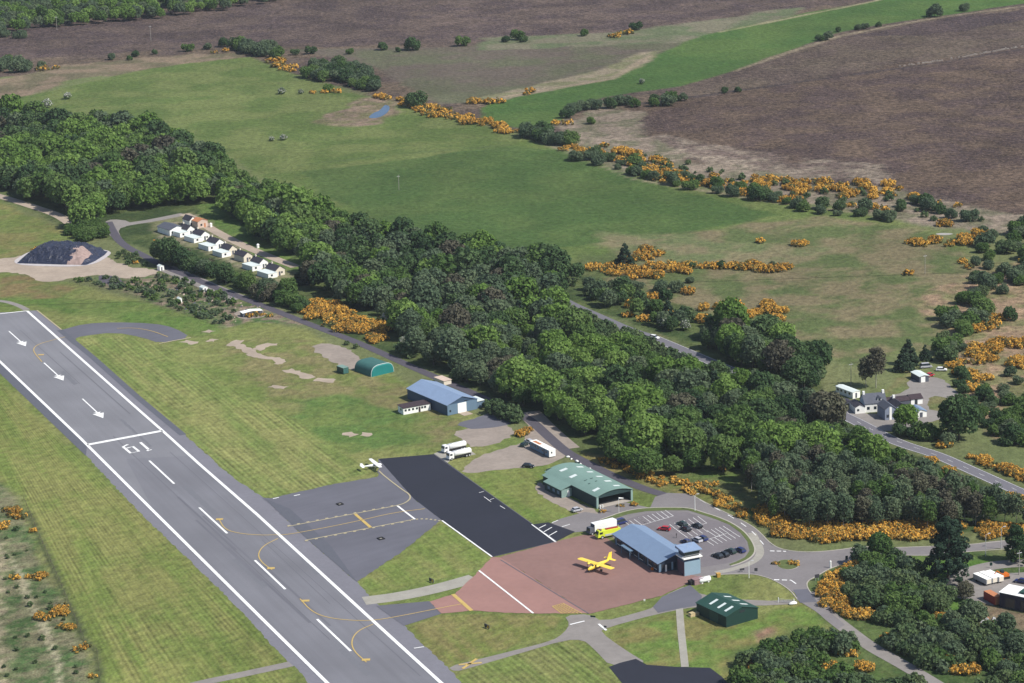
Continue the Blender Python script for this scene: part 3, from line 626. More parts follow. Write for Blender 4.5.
def broad_clumps(rng, R_, h, zc, k, rmin, rmax):
    pts = []; g = math.pi*(3-math.sqrt(5)); ax = 1+rng.uniform(-.16, .16); ph = rng.uniform(0, 6)
    for i in range(k):
        z = 1-1.62*(i+.5)/k; rr = math.sqrt(max(0, 1-z*z)); t = g*i+ph
        q = .74+.22*rng.random()+(.10*math.sin(2*t+ph))
        pts.append((R_*rr*math.cos(t)*q*ax, R_*rr*math.sin(t)*q/ax, zc+h*z*q*(.95+.1*rng.random())))
    for i in range(k//4): pts.append((rng.uniform(-.45, .45)*R_, rng.uniform(-.45, .45)*R_, zc+rng.uniform(-.3, .5)*h))
    C = np.array(pts); return C, rng.uniform(rmin, rmax, len(C))
def quad_mesh(name, Q, mats, mi=None, tint=None):
    n = len(Q); me = bpy.data.meshes.new(name); me.vertices.add(n*4); me.vertices.foreach_set('co', Q.reshape(-1).astype(np.float32))
    me.loops.add(n*4); me.loops.foreach_set('vertex_index', np.arange(n*4, dtype=np.int32)); me.polygons.add(n)
    me.polygons.foreach_set('loop_start', np.arange(n, dtype=np.int32)*4); me.polygons.foreach_set('loop_total', np.full(n, 4, np.int32))
    for m in mats: me.materials.append(m)
    if mi is not None: me.polygons.foreach_set('material_index', mi.astype(np.int32))
    me.update(calc_edges=True)
    if tint is not None: me.attributes.new('tint', 'FLOAT', 'POINT').data.foreach_set('value', np.repeat(tint, 4).astype(np.float32))
    return me
def trunk_mesh(name, r, h, limbs, rng, m, lean=.04):
    mb = MB(); top = Vector((rng.uniform(-lean, lean)*h, rng.uniform(-lean, lean)*h, h)); mid = top*.5+Vector((rng.uniform(-.1, .1), rng.uniform(-.1, .1), 0))
    mb.bar((0, 0, -.1), mid, r, 7, r*.75); mb.bar(mid, top, r*.75, 7, r*.35)
    for i in range(limbs):
        a = rng.uniform(0, 6.28); z = h*rng.uniform(.35, .8); s = Vector((0, 0, z))+Vector((top.x, top.y, 0))*(z/h); L_ = h*rng.uniform(.3, .45)
        mb.bar(s, s+Vector((math.cos(a)*L_*.8, math.sin(a)*L_*.8, L_*.7)), r*.4, 5, r*.12)
    o = mb.build(name, m); me = o.data; bpy.data.objects.remove(o); return me
CROWN = {}; TRUNK = {}; LOW = {}; NVAR = {'broad': 7, 'birch': 5, 'conifer': 3, 'pine': 1, 'bushy': 6, 'shrub': 4, 'gorse': 4, 'hawthorn': 2}
def make_shape(kind, v, lo):
    rng = np.random.default_rng(100+v*7+len(kind)*13); rng2 = np.random.default_rng(5+v)
    if kind == 'broad':
        C, r = broad_clumps(rng, 4.1, 3.6+.5*(v % 3), 5.6, 20 if lo else 44, 1.1, 1.75)
        if lo: return leaf_quads(C, r*1.1, 62, .72, rng), None
        return leaf_quads(C, r, 72, .55, rng), None
    if kind == 'bushy':         # branches down to the ground, lopsided
        C, r = broad_clumps(rng, 3.6, 2.7, 2.9, 34, .85, 1.6)
        C[:, 0] *= 1.12+.34*math.sin(v*1.7); C[:, 1] += .7*np.sin(C[:, 0]*.7+v*2); C[:, 2] += .75*np.sin(C[:, 0]*.8+v); C[:, 2] = np.maximum(C[:, 2], .7)
        return leaf_quads(C, r, 62, .52, rng), None
    if kind == 'birch':
        C, r = broad_clumps(rng, 2.3, 4.0, 6.2, 14 if lo else 28, .8, 1.3)
        if lo: return leaf_quads(C, r, 26, .8, rng), None
        return leaf_quads(C, r, 44, .42, rng), None
    if kind == 'conifer':
        pts = []; rr = []
        for i in range(11):
            z = 1.0+i*.86; R_ = 4.9*(1-i/11.3)
            for k in range(max(3, int(R_*4))):
                a = rng.uniform(0, 6.28); q = rng.uniform(.45, 1); pts.append((R_*q*math.cos(a), R_*q*math.sin(a), z-.5*q+rng.uniform(-.2, .2))); rr.append(.85-.03*i)
        C = np.array(pts); return leaf_quads(C, np.array(rr), 18 if lo else 40, .6 if lo else .42, rng, 0, .75), None
    if kind == 'pine':
        pts = []; rr = []
        for i in range(185):
            z = 1.6+16*rng.random()**.95; R_ = 7.4*(1-(z/20.5)**1.8)*(.8+.25*math.sin(z*1.3)); a = rng.uniform(0, 6.28); q = .45+.55*rng.random()**.6
            pts.append((R_*q*math.cos(a)*1.05+(.05*z-.4), R_*q*math.sin(a), z)); rr.append(rng.uniform(.8, 1.5))
        C = np.array(pts); r = np.array(rr)
        return leaf_quads(C, r, 64, .5, rng, .2, .75), None
    if kind == 'shrub':
        C, r = broad_clumps(rng, 1.75, 1.35, 1.25, 8 if lo else 16, .5, .85)
        return leaf_quads(C, r, 22 if lo else 46, .6 if lo else .36, rng), None
    if kind == 'hawthorn':
        C, r = broad_clumps(rng, 2.0, 1.7, 1.9, 20, .55, .9); Q = leaf_quads(C, r, 46, .38, rng)
        mi = (rng.random(len(Q)) > .62).astype(int); mi[Q[:, 0, 2] < 1.3] = 1; return Q, mi
    if kind == 'gorse':
        C, r = broad_clumps(rng, 1.9, .8, .75, 8 if lo else 17, .45, .85); n = 20 if lo else 42
        C[:, 0] *= 1.25+.3*math.sin(v*2.1); C[:, 1] += .6*np.sin(C[:, 0]+v)
        n = 26 if lo else 64; Q = leaf_quads(C, r, n, .45 if lo else .25, rng); pc = np.repeat(rng.random(len(C)), n); mi = ((rng.random(len(Q)) < .34) | (pc < .12) | (Q[:, 0, 2] < .4)).astype(int)
        return Q, mi
MI = {'hawthorn': ('blossom', 'mid'), 'gorse': ('gorseflower', 'gorsegreen')}
def crown_mesh(kind, v, tone, name):
    k = (kind, v, tone)
    if k not in CROWN:
        if (kind, v) not in LOW: LOW[(kind, v)] = make_shape(kind, v, False)
        Q, mi = LOW[(kind, v)]
        CROWN[k] = quad_mesh(name, Q, [LM[t] for t in MI[kind]] if kind in MI else [LM[tone]], mi)
    return CROWN[k]
def trunk_for(kind, v):
    k = (kind, v)
    if k not in TRUNK:
        rng = np.random.default_rng(v+3)
        TRUNK[k] = {'broad': lambda: trunk_mesh('trunk', .28, 5.6, 5, rng, m_bark), 'birch': lambda: trunk_mesh('trunk', .13, 7.5, 5, rng, m_birchbark, .07),
                    'conifer': lambda: trunk_mesh('trunk', .2, 10.5, 0, rng, m_bark, .01), 'pine': lambda: trunk_mesh('trunk', .45, 15, 12, rng, m_bark, .03),
                    'bushy': lambda: trunk_mesh('trunk', .22, 3.6, 5, rng, m_bark), 'shrub': lambda: trunk_mesh('stem', .07, 1.5, 3, rng, m_bark), 'hawthorn': lambda: trunk_mesh('trunk', .12, 2.2, 4, rng, m_bark)}[kind]()
    return TRUNK[k]
NAMES = {'broad': ('broadleaf_tree', 'tree'), 'birch': ('birch_tree', 'tree'), 'conifer': ('conifer_tree', 'tree'), 'pine': ('pine_tree', 'tree'),
         'bushy': ('bushy_tree', 'tree'), 'shrub': ('shrub', 'shrub'), 'gorse': ('gorse_bush', 'bush'), 'hawthorn': ('hawthorn_bush', 'bush')}
SPECS = []      # kind, x, y, scale, tone, label, group, own label
def plant(kind, px, py, scale, tone, label, group=None):
    x, y = G(px, py); SPECS.append([kind, x, y, scale, tone, label, group, True])
AVOID = []      # (x, y, r) world discs kept clear of planting
AVOIDL = []     # (line, r)
def clear(x, y, pad):
    for a, b, r in AVOID:
        if (x-a)**2+(y-b)**2 < (r+pad)**2: return False
    for line, r in AVOIDL:
        if ldist(np.array([x]), np.array([y]), line)[0] < r+pad: return False
    return True
def scatter(px, spacing, pick, pad=1.0, keep=1.0, gaps=0):
    poly = [G(*q) for q in px]; xs = [p[0] for p in poly]; ys = [p[1] for p in poly]
    gx = []; row = 0; y = min(ys)
    while y < max(ys):
        x = min(xs)+(row % 2)*spacing/2
        while x < max(xs): gx.append((x+random.uniform(-.36, .36)*spacing, y+random.uniform(-.36, .36)*spacing)); x += spacing
        y += spacing*.87; row += 1
    if not gx: return
    A = np.array(gx); ins = sdist(A[:, 0], A[:, 1], poly) > 0
    for (x, y), i in zip(gx, ins):
        if not i or random.random() > keep: continue
        if gaps and fbm(np.array([x]), np.array([y]), 26, 2, 91)[0] < gaps: continue
        kind, s, tone, label, group = pick(x, y)
        if clear(x, y, pad*s): SPECS.append([kind, x, y, s, tone, label, group, False])
def line_plants(px, half, spacing, pick, pad=.6):
    p = [Vector(G(*q)) for q in px]
    for i in range(len(p)-1):
        L_ = (p[i+1]-p[i]).length; n = max(1, int(L_/spacing)); d = (p[i+1]-p[i]).normalized(); nn = Vector((-d.y, d.x))
        for k in range(n):
            c = p[i].lerp(p[i+1], (k+random.random()*.8)/n)+nn*random.uniform(-half, half)
            kind, s, tone, label, group = pick(c.x, c.y)
            if clear(c.x, c.y, pad*s): SPECS.append([kind, c.x, c.y, s, tone, label, group, False])
def to_px(x, y):
    v = Vector((x, y, -CAM_H)); w_ = v.dot(_f); return 512+FPX*v.dot(cR)/w_, 341.5-FPX*v.dot(cU)/w_
TONE = {'bright': 'bright green', 'mid': 'mid green', 'dark': 'dark green', 'grey': 'grey green', 'brown': 'brownish bare-looking'}
# lines kept clear
for px, r in (([(184,214),(150,221),(128,224),(112,228)],4), ([(108,222),(112,230),(118,240),(128,248),(143,255),(164,267),(192,277.6),(218,289),(256,303),(301,321),(327,331),(353,340.5),(388,356),(414,368),(439.5,379),(470,392),(500,406),(528,417.5),(548.7,437),(566.6,452.7),(587,463),(615,477),(643,488.6),(664,495)],4.2),
    ([(566.6,303),(602.5,318.6),(628,330),(653.7,337.8),(689.5,353)],4.5), ([(825,407),(857,421.6),(889,439),(910.6,447),(937.3,455),(964,467),(991,479),(1024,494),(1100,525)],4.8),
    ([(184,214),(196,219),(206,226),(222,235),(245,246.5),(268,256),(296,267)],4), ([(-80,175),(0,196),(38.4,208.4),(58,215),(70,223)],4),
    ([(825,612),(843.7,627),(870.4,647),(899.9,663),(932,682),(985,715)],3.5), ([(1024,563),(992.7,565),(969,571.8),(956.5,580),(955,587),(963.7,594.8),(980,600)],5),
    ([(863,552),(892,551),(921,551),(964,549),(1024,544)],7)):
    AVOIDL.append(([G(*q) for q in px], r))
for c, r in (((180,222),14),((192,228),9),((205,238),9),((222,246),9),((238,252),9),((252,259),9),((268,266),9),((282,270),6),((868,404),13),((850,393),8),((892,412),9),((905,408),10),((920,410),10),((915,376),9),((440,385),6),((1010,597),12),((1000,582),10),((990,603),5),((420,395),8),((445,402),10),((470,405),7)):
    AVOID.append((*G(*c), r))
def wood_pick(x, y):
    px, py = to_px(x, y)
    n = float(fbm(np.array([x]), np.array([y]), 38, 3, 77)[0]); r = random.random(); v = n+(.5-r)*.5
    west = px < 300
    tone = 'bright' if v > .60 else ('mid' if v > .47 else ('dark' if v > .40 else ('grey' if v > .32 else 'dark')))
    if 560 > px > 380 and py > 290 and random.random() < .35: tone = 'grey'
    if random.random() < .05: tone = 'brown'
    if py > 445 and px > 560 and random.random() < .5: tone = 'mid'
    s = (random.uniform(.62, 1.0) if random.random() < .4 else random.uniform(.9, 1.36))*(1.12 if west else 1.0)
    if tone == 'bright': s *= 1.08
    if px > 780: where = 'in the wood between the farmhouse and the roundabout'
    elif px > 690: where = 'in the wood left of the farm above the car park'
    elif px > 610 and py > 430: where = 'on the wood edge nearest the car park'
    elif px > 610: where = 'in the wood below the lane above the car park'
    elif px > 540 and py > 410: where = 'on the wood edge behind the hangar with the open front'
    elif px > 540: where = 'deep in the wood below the end of the lane'
    elif px > 470: where = 'in the wood behind the long white cabin'
    elif px > 400: where = 'in the wood behind the blue roofed hangar'
    elif px > 330: where = 'in the wood above the orange gorse patch'
    else: where = 'in the far wood by the row of white cottages'
    lab = '%s broadleaf tree %s' % (TONE[tone], where)
    if random.random() < .02: return ('conifer', s*.95, 'conifer', 'dark pointed conifer '+where, 'dark conifers '+where)
    return ('broad', s*random.choice([.85,1,1.1]), tone, lab, TONE[tone]+' trees '+where)
scatter([(-90,125),(0,124),(60,128),(120,134),(180,148),(232,180),(256,200),(330,222),(400,243),(470,256),(540,268),(566,280),(556,300),(570,334),(600,348),(640,366),(690,382),(740,386),(798,403),(818,416),(838,442),(870,464),(905,476),(880,480),(800,466),(765,478),(735,474),(705,478),(668,488),(625,470),(590,450),(560,438),(538,418),(505,400),(470,385),(430,368),(402,352),(393,340),(385,318),(340,303),(312,296),(300,282),(290,262),(262,244),(235,222),(214,204),(184,206),(110,216),(80,232),(66,215),(0,190),(-90,165)], 8.9, wood_pick, .8, 1.0, .2)
def strip_pick(x, y):
    t = random.choice(['mid','dark','grey','shrub']); s = random.uniform(.5, .8)
    if t == 'shrub': return ('shrub', random.uniform(1.1, 1.9), 'shrub', 'low green shrub beside the lane through the wood', 'shrubs beside the lane through the wood')
    return ('broad', s, t, 'small %s tree beside the lane above the wood' % TONE[t], 'small %s trees beside the lane above the wood' % TONE[t])
scatter([(566,276),(600,283),(660,302),(700,318),(740,328),(790,348),(824,368),(812,392),(760,372),(700,345),(660,330),(620,312),(566,292)], 8.0, strip_pick, .8, .8)
scatter([(700,335),(740,340),(790,352),(822,370),(815,395),(780,385),(730,362),(700,348)], 8.5, lambda x, y: wood_pick(x, y), .8, .85)
scatter([(572,312),(610,330),(650,348),(690,360),(690,368),(640,364),(600,345),(562,306)], 4.2, lambda x, y: ('shrub', random.uniform(1.0, 1.9), 'shrub', 'low green shrub beside the lane through the wood', 'shrubs beside the lane through the wood'), .5, .9)
def birch_pick(x, y):
    t = random.choice(['grey','grey','grey','mid','brown']); wh = 'by the main road' if to_px(x, y)[0] > 890 else 'above the roundabout'; return ('birch', random.uniform(.8, 1.2), t, 'slender %s pale trunked birch behind the gorse band, %s' % (TONE[t], wh), 'slender %s birches, %s' % (TONE[t], wh))
scatter([(738,480),(770,470),(810,472),(870,482),(920,494),(960,504),(1000,518),(1014,529),(940,531.5),(884,532.5),(840,534),(803,532),(775,522),(752,500)], 5.2, birch_pick, .5)
scatter([(1010,522),(1040,530),(1100,545),(1100,552),(1020,535)], 7, birch_pick, .5)
# far wood beyond the moor
def far_pick(x, y):
    t = random.choice(['mid','grey','grey','bright','bright']); return ('broad', random.uniform(.7, 1.05), t, None, None)
scatter([(-80,-40),(330,-55),(320,-4),(210,13),(150,20),(60,27),(0,38),(-80,44)], 10.5, far_pick, .5, .9)
scatter([(330,-60),(420,-80),(300,-10),(255,-2)], 12, far_pick, .5, .6)
scatter([(795,410),(822,420),(856,437),(890,455),(935,471),(985,495),(1010,512),(960,500),(900,480),(868,462),(830,442),(792,420)], 4.6, lambda x, y: ('shrub', random.uniform(.9, 1.7), random.choice(['shrub','mid','grey']), 'low bush on the bank below the main road opposite the farm', 'bushes on the bank below the main road'), .5, .92)
scatter([(885,470),(940,486),(990,505),(940,494)], 12, lambda x, y: ('bushy', random.uniform(.5, .75), 'grey', 'small rounded tree on the bank below the main road', 'small trees on the bank below the main road'), .5, .8)
# trees between the cottages and the airfield road
BG = 'trees between the cottages and the dark access road'
scatter([(152,268),(154,262),(170,256),(186,259),(212,272),(240,284),(262,292),(290,300),(312,305),(298,313),(262,300),(222,286),(190,273)], 6.0, lambda x, y: ('bushy', random.uniform(.65, 1.1), random.choice(['dark','mid','dark','brown']), 'dark leafy tree between the cottages and the access road', BG), .6, .95)
scatter([(68,232),(80,224),(108,228),(110,238),(88,242),(74,244)], 6, lambda x, y: ('bushy', random.uniform(.6, .9), 'mid', 'small green tree at the fork of the pale western track', 'small trees at the fork of the pale track'), .6)
BT = {'shrub': 'olive green', 'mid': 'mid green', 'grey': 'grey green', 'dark': 'dark green'}
WS = 'shrubs around the rubble west of the hangars'
SH = lambda lo, hi, lab, grp: (lambda x, y: ('shrub', random.uniform(lo, hi), 'shrub', lab, grp))
scatter([(66,280),(100,277),(125,282),(160,276),(215,288),(240,303),(228,327),(205,322),(170,307),(120,290),(80,284)], 3.3, lambda x, y: (lambda t: ('shrub', random.uniform(.3, .95), t, BT[t]+' scrubby bush on the rubble ground below the tyre heap', BT[t]+' '+WS))(random.choice(['shrub','mid','grey'])), .4, .5)
scatter([(118,240),(128,252),(150,264),(150,272),(120,262),(110,250)], 4.5, SH(.6, 1.1, 'low scrubby bush at the bend of the access road', 'bushes at the bend of the access road'), .4, .5)
line_plants([(300,322),(350,345),(386,358)], 1.5, 2.6, SH(.5, .9, 'small bush along the dark road behind the arched hangar', 'bushes along the dark road'))
scatter([(440,372),(480,388),(500,402),(520,416),(515,425),(492,410),(470,396),(440,384),(420,374)], 4.6, SH(1.0, 1.9, 'leafy bush behind the blue roofed hangar', 'bushes behind the blue roofed hangar'), .6, .9)
scatter([(478,398),(490,397),(508,407),(526,420),(518,427),(498,415),(482,407)], 3.4, SH(1.0, 1.9, 'leafy bush in the row right of the blue roofed hangar', 'bushes right of the blue roofed hangar'), .3, .95)
scatter([(395,345),(430,366),(420,372),(396,360)], 5, SH(1.2, 2.0, 'leafy bush behind the arched green hangar', 'bushes behind the arched green hangar'), .5, .9)
# hedge rows and field trees
HL = 'dark bushy tree in the far hedgerow between pasture and moor'; HG = 'bushy trees of the far hedgerow'
hp = lambda lo, hi: (lambda x, y: ('bushy', random.uniform(lo, hi)*1.15, random.choice(['grey','mid','grey','dark']), HL, HG))
line_plants([(-20,66),(0,68),(14,72),(30,70)], 12, 5, hp(.8, 1.2)); line_plants([(30,70),(60,66)], 6, 14, hp(.5, .8)); line_plants([(110,62),(140,58),(165,54)], 8, 8, hp(.4, .7)); line_plants([(-10,38),(22,40)], 8, 7, hp(.6, .9)); line_plants([(186,52),(205,49),(220,48),(226,46)], 3, 9, hp(.6, .9)); line_plants([(236,48),(250,54),(262,52),(274,60)], 8, 6, hp(.8, 1.2))
scatter([(300,78),(318,68),(335,66),(352,68),(368,74),(382,88),(378,96),(352,88),(330,84)], 9.5, hp(.7, 1.05), .4)
for a in [(295,55,.6),(311,54,.8),(350,54,.6),(383,50,.9),(398,52,.5),(412.7,50,1.2),(462.6,46,1.0),(506,42,.7),(518,40,1.0),(524,42,.6),(584.5,36,.7),(636,30,.9)]:
    plant('bushy', a[0], a[1], a[2], random.choice(['dark','mid']), 'lone round tree on the field edge below the far moor', 'lone trees below the far moor')
plant('bushy', 415, 107, 1.45, 'dark', 'large dark round tree beside the blue pond'); plant('bushy', 329, 92, .7, 'bright', 'small bright green tree at the foot of the pasture copse')
for a in [(934.7,17,1.25),(964,11,.8),(827.6,40,1.0),(820,41,.7),(865,29,.6),(858,30,.6),(878.5,27,.5),(838,32,.5)]: plant('bushy', a[0], a[1], a[2], random.choice(['grey','dark']), 'bushy tree along the top edge of the bright green field', 'bushy trees along the bright green field')
for a in [(725,93,.55),(738,92,.5)]: plant('bushy', *a, 'dark', 'small dark bush beside the moor ditch', 'small bushes beside the moor ditch')
line_plants([(566,118),(585,112),(600,108),(622,106),(645,106),(662,104),(690,102)], 6, 5.5, hp(.6, 1.0))
line_plants([(526,137),(545,140),(560,146),(575,144)], 4, 4.2, hp(.7, 1.15)); plant('bushy', 543.5, 136, 1.3, 'dark', 'tall dark tree at the corner of the dark green pasture')
plant('bushy', 591, 124, .7, 'mid', 'small tree standing in front of the hedge on the pale scrub')
ML = 'rounded bush in the gorse hedge between pasture and scrubland'; MG = 'green bushes in the gorse hedge'
mp_ = lambda x, y: ('bushy', random.uniform(.45, .95), random.choice(['shrub','grey','mid','grey']), ML, MG)
line_plants([(582,158),(600,160),(625,168),(650,176),(690,186),(720,192),(760,198),(800,206),(850,214),(900,222)], 9, 5.0, mp_)
for a in [(757,200,1.0),(768,199,.7),(595,158,.9),(700,183,.7),(692,182,.6)]: plant('bushy', *a, 'dark', 'larger dark bush standing out of the gorse hedge', 'larger dark bushes in the gorse hedge')
scatter([(600,150),(690,164),(790,182),(900,196),(1000,222),(960,226),(850,206),(740,188),(640,172)], 8, SH(.35, 1.2, 'small grey green bush scattered on the pale scrubland', 'scattered bushes on the pale scrubland'), .4, .4)
line_plants([(900,212),(925,204),(940,212),(962,218),(975,222)], 6, 6.5, lambda x, y: ('bushy', random.uniform(.6, .95), random.choice(['grey','dark']), 'bushy tree clump at the edge of the brown moor', 'bushy trees at the edge of the brown moor'))
def belt(t, x, y):
    py = to_px(x, y)[1]; wh = 'top part, beside the moor' if py < 255 else ('middle part, beside the gorse' if py < 305 else 'lower part, above the farm')
    return '%s bushy tree in the right edge belt, %s' % (BT[t], wh), '%s belt trees, %s' % (BT[t], wh)
scatter([(980,235),(1030,225),(1100,215),(1100,275),(1020,285),(990,305),(975,345),(958,372),(940,360),(935,330),(955,300),(975,270)], 9.0, lambda x, y: (lambda t: ('bushy', random.uniform(.6, 1.15), t)+belt(t, x, y))(random.choice(['grey','shrub','mid','grey'])), .6, .75)
for a in [(942,354,1.15),(952,350,1.0),(963,332,.8)]: plant('bushy', *a, 'mid', 'tall leafy tree above the farmhouse yard', 'tall leafy trees above the farmhouse yard')
plant('bushy', 1010, 320, .75, 'dark', 'lone round bush casting a shadow on the pale bracken')
line_plants([(955,372),(965,392),(975,405),(985,418)], 3, 6, lambda x, y: ('bushy', random.uniform(.45, .75), 'dark', 'dark bush in the hedge east of the farm yard', 'dark bushes in the hedge east of the farm yard'))
scatter([(980,395),(1010,400),(1050,410),(1060,450),(1020,452),(990,440),(975,420)], 7, lambda x, y: ('bushy', random.uniform(.5, .95), random.choice(['dark','grey','mid']), 'bushy tree between the farm and the right edge', 'bushy trees between the farm and the right edge'), .6, .85)
for a in [(1010,376,.6),(1004,392,.5),(1018,384,.5)]: plant('bushy', *a, 'grey', 'low bush on the orange gorse slope', 'low bushes on the orange gorse slope')
# farm trees
plant('broad', 959, 440, 1.45, 'dark', 'large round dark tree right of the farmhouse'); plant('broad', 906, 430, .95, 'bright', 'yellow green tree in front of the white farmhouse')
for a in [(915,437,.8,'dark'),(925,439,.85,'mid'),(936,440,.75,'mid'),(900,436,.7,'dark'),(947,446,.7,'grey')]: plant('bushy', *a, 'leafy tree in the row between farmhouse and road', 'leafy trees between farmhouse and road')
plant('birch', 876, 388, 1.45, 'brown', 'tall thin leafed bare-looking tree behind the farmhouse'); plant('birch', 866, 388, 1.1, 'brown', 'smaller bare-looking tree behind the mobile home')
for a in [(908,365,1.0),(903,371,.9),(925,360,.6)]: plant('conifer', a[0], a[1], a[2], 'conifer', 'dark conifer behind the farm sheds', 'dark conifers behind the farm sheds')
for a in [(815,358,.8),(806,362,.7),(822,364,.5)]: plant('bushy', *a, 'dark', 'dark tree at the corner of the wood above the farm', 'dark trees at the corner of the wood')
plant('conifer', 625, 268, 1.12, 'conifer', 'dark triangular conifer beside the orange gorse'); plant('conifer', 668, 322, .95, 'conifer', 'dark conifer above the lane through the wood')
plant('bushy', 691, 268, .5, 'dark', 'round bush left of the gorse strip on the pasture'); plant('bushy', 721, 268, .5, 'dark', 'round bush inside the gorse strip on the pasture'); plant('bushy', 772, 268, .45, 'grey', 'round bush behind the small gorse clump'); 
for a in [(637,290,.7),(661,292,.8),(676,292,.7),(690,283,.5)]: plant('bushy', *a, 'grey', 'grey green tree between the two gorse patches', 'grey green trees between the gorse patches')
for a in [(160,262,.95),(170,266,1.25),(182,268,1.05)]: plant('broad', *a, 'dark', 'large dark tree beside the access road below the first cottages', 'large dark trees below the first cottages')
for a in [(205,276,.8),(226,284,.9),(247,292,.85),(268,297,.9),(288,302,.95)]: plant('broad', *a, random.choice(['mid','grey','dark']), 'rounded tree in the row along the access road below the cottages', 'rounded trees below the cottages')
# cottage lawn trees
for a in [(262,240,1.5),(288,240,1.3),(245,222,1.1),(233,212,1.0),(296,254,1.2),(307,264,1.0)]: plant('broad', *a, 'bright', 'large bright green tree along the cottage lawn', 'large bright green trees along the cottage lawn')
# south-east: pine, willows, shrubs
plant('pine', 948, 580, 1.08, 'conifer', 'very tall dark pine beside the road east of the roundabout'); plant('pine', 1016, 562, .62, 'dark', 'dark pine at the right edge above the yard')
WL = 'grey green willow in the dense clump below the roundabout road'; WG = 'willows below the roundabout road'
scatter([(846,600),(850,575),(868,560),(900,562),(915,580),(935,592),(950,606),(945,618),(915,614),(880,612),(858,612)], 5.8, lambda x, y: (lambda t: ('bushy', random.uniform(.7, 1.05), t, BT[t]+' willow in the dense clump below the roundabout road', BT[t]+' willows below the roundabout road'))(random.choice(['grey','shrub','grey','mid'])), .6)
plant('broad', 880, 562, .85, 'mid', 'green tree leaning over the road by the white bollard'); plant('broad', 965, 600, .6, 'brown', 'reddish brown tree at the bend of the yard track')
scatter([(860,625),(885,618),(945,622),(975,612),(990,625),(1030,650),(1100,690),(1100,760),(1000,740),(950,690),(905,655),(875,640)], 4.4, lambda x, y: (lambda t: ('shrub', random.uniform(1.0, 1.8), t, BT[t]+' leafy bush in the thicket below the machinery yard, '+('right' if to_px(x, y)[0] > 950 else 'left')+' part', BT[t]+' bushes of the thicket below the machinery yard, '+('right' if to_px(x, y)[0] > 950 else 'left')))(random.choice(['shrub','mid','grey','shrub'])), .5, .85, .33)
scatter([(950,615),(990,622),(1030,640),(1040,690),(960,680),(930,650)], 11, lambda x, y: ('broad', random.uniform(.5, .75), 'grey', 'willow standing out of the thicket below the machinery yard', 'willows below the machinery yard'), .5, .8)
scatter([(742,668),(765,652),(800,642),(825,628),(838,636),(855,650),(885,668),(915,690),(930,740),(760,740),(735,690)], 4.2, lambda x, y: (lambda t: ('shrub', random.uniform(1.0, 1.8), t, BT[t]+' leafy bush in the thicket left of the southern track, '+('right' if to_px(x, y)[0] > 820 else 'left')+' part', BT[t]+' bushes left of the southern track, '+('right' if to_px(x, y)[0] > 820 else 'left')))(random.choice(['shrub','mid','grey'])), .5, .85, .33)
scatter([(963,545),(1000,543),(1030,540),(1030,556),(985,560)], 6, SH(1.0, 1.6, 'bush between the road and the yard track', 'bushes between the road and the yard track'), .5, .5)
scatter([(-60,480),(0,490),(18,506),(32,545),(55,600),(80,650),(90,700),(-60,720)], 4.5, SH(.25, .55, 'small green tussock bush on the rough ground at lower left', 'small bushes on the rough ground at lower left'), .3, .22)
# hawthorns in blossom
for i, (a, lab, g) in enumerate([((68,99,1.1),'white blossoming hawthorn in the pasture above the far wood',None),((47,108,1.4),'white blossoming hawthorn at the top edge of the far wood',None),((282,94,1.1),'larger white hawthorn left of the small copse',None),((301,94,.7),'smaller white hawthorn left of the small copse',None),((272,141,.7),'small white hawthorn on the open pasture','pair of white hawthorns on the pasture'),((284,140,.9),'small white hawthorn on the open pasture','pair of white hawthorns on the pasture'),
    ((642,84,.8),'pale hawthorn alone in the bright green field',None),((352,304,.9),'white hawthorn among the orange gorse by the road',None),((388,321,1.1),'white hawthorn at the edge of the wood by the gorse',None),((666,328,1.2),'large white hawthorn above the lane in the wood','white hawthorns above the lane in the wood'),((685,330,1.0),'large white hawthorn above the lane in the wood','white hawthorns above the lane in the wood'),((404,345,.9),'white hawthorn behind the arched green hangar',None),
    ((860,438,1.1),'white hawthorn beside the road left of the farm',None),((636,174,.9),'white hawthorn in the hedge below the scrub',None),((952,436,.8),'white hawthorn beside the farm drive',None),((808,352,.9),'white hawthorn at the top of the wood',None),((1012,250,.9),'white hawthorn in the right hand belt',None),((770,462,.9),'white hawthorn above the birch thicket',None)]):
    plant('hawthorn', *a, 'blossom', lab, g)
# gorse
def gp(lab, grp, lo=.8, hi=1.5): return lambda x, y: ('gorse', random.uniform(lo, hi), 'g', lab, grp)
def ga(x, y):
    px = to_px(x, y)[0]; wh = 'left end of the band above the roundabout' if px < 815 else ('middle of the band above the roundabout road' if px < 910 else 'right end of the band behind the tall pine')
    return ('gorse', random.uniform(.9, 1.7), 'g', 'orange flowering gorse bush at the '+wh, 'gorse at the '+wh)
scatter([(752,508),(765,508),(782,522),(804,529),(843,530),(884,528),(924,526),(964,528),(1003,527),(1030,526),(1030,536),(1001,538),(964,539),(924,538.5),(883,540.5),(843,543.5),(803,542),(776,534),(762,522)], 3.9, ga, .5, .92)
gb = gp('orange flowering gorse bush along the dark road verge', 'gorse along the dark road verge', .5, 1.0)
line_plants([(604,460),(643,478),(679,486.5),(705,494),(730,505),(752,519)], 3.4, 1.7, gb); line_plants([(665,480),(705,486),(730,500),(750,512)], 5, 5, gb)
line_plants([(664,462),(700,468),(735,478)], 6, 9, gb); line_plants([(600,512),(625,506),(645,505)], .8, 4, gp('small gorse bush on the verge by the open hangar', 'small gorse bushes on the hangar verge', .4, .7))
scatter([(298,318),(310,300),(335,306),(360,320),(384,323),(388,334),(376,345),(350,335),(320,327)], 4.6, gp('orange flowering gorse bush in the patch above the arched hangar', 'gorse patch above the arched hangar', .9, 1.6), .5, .85)
line_plants([(306,322),(350,342),(378,352)], 1.5, 4, gb)
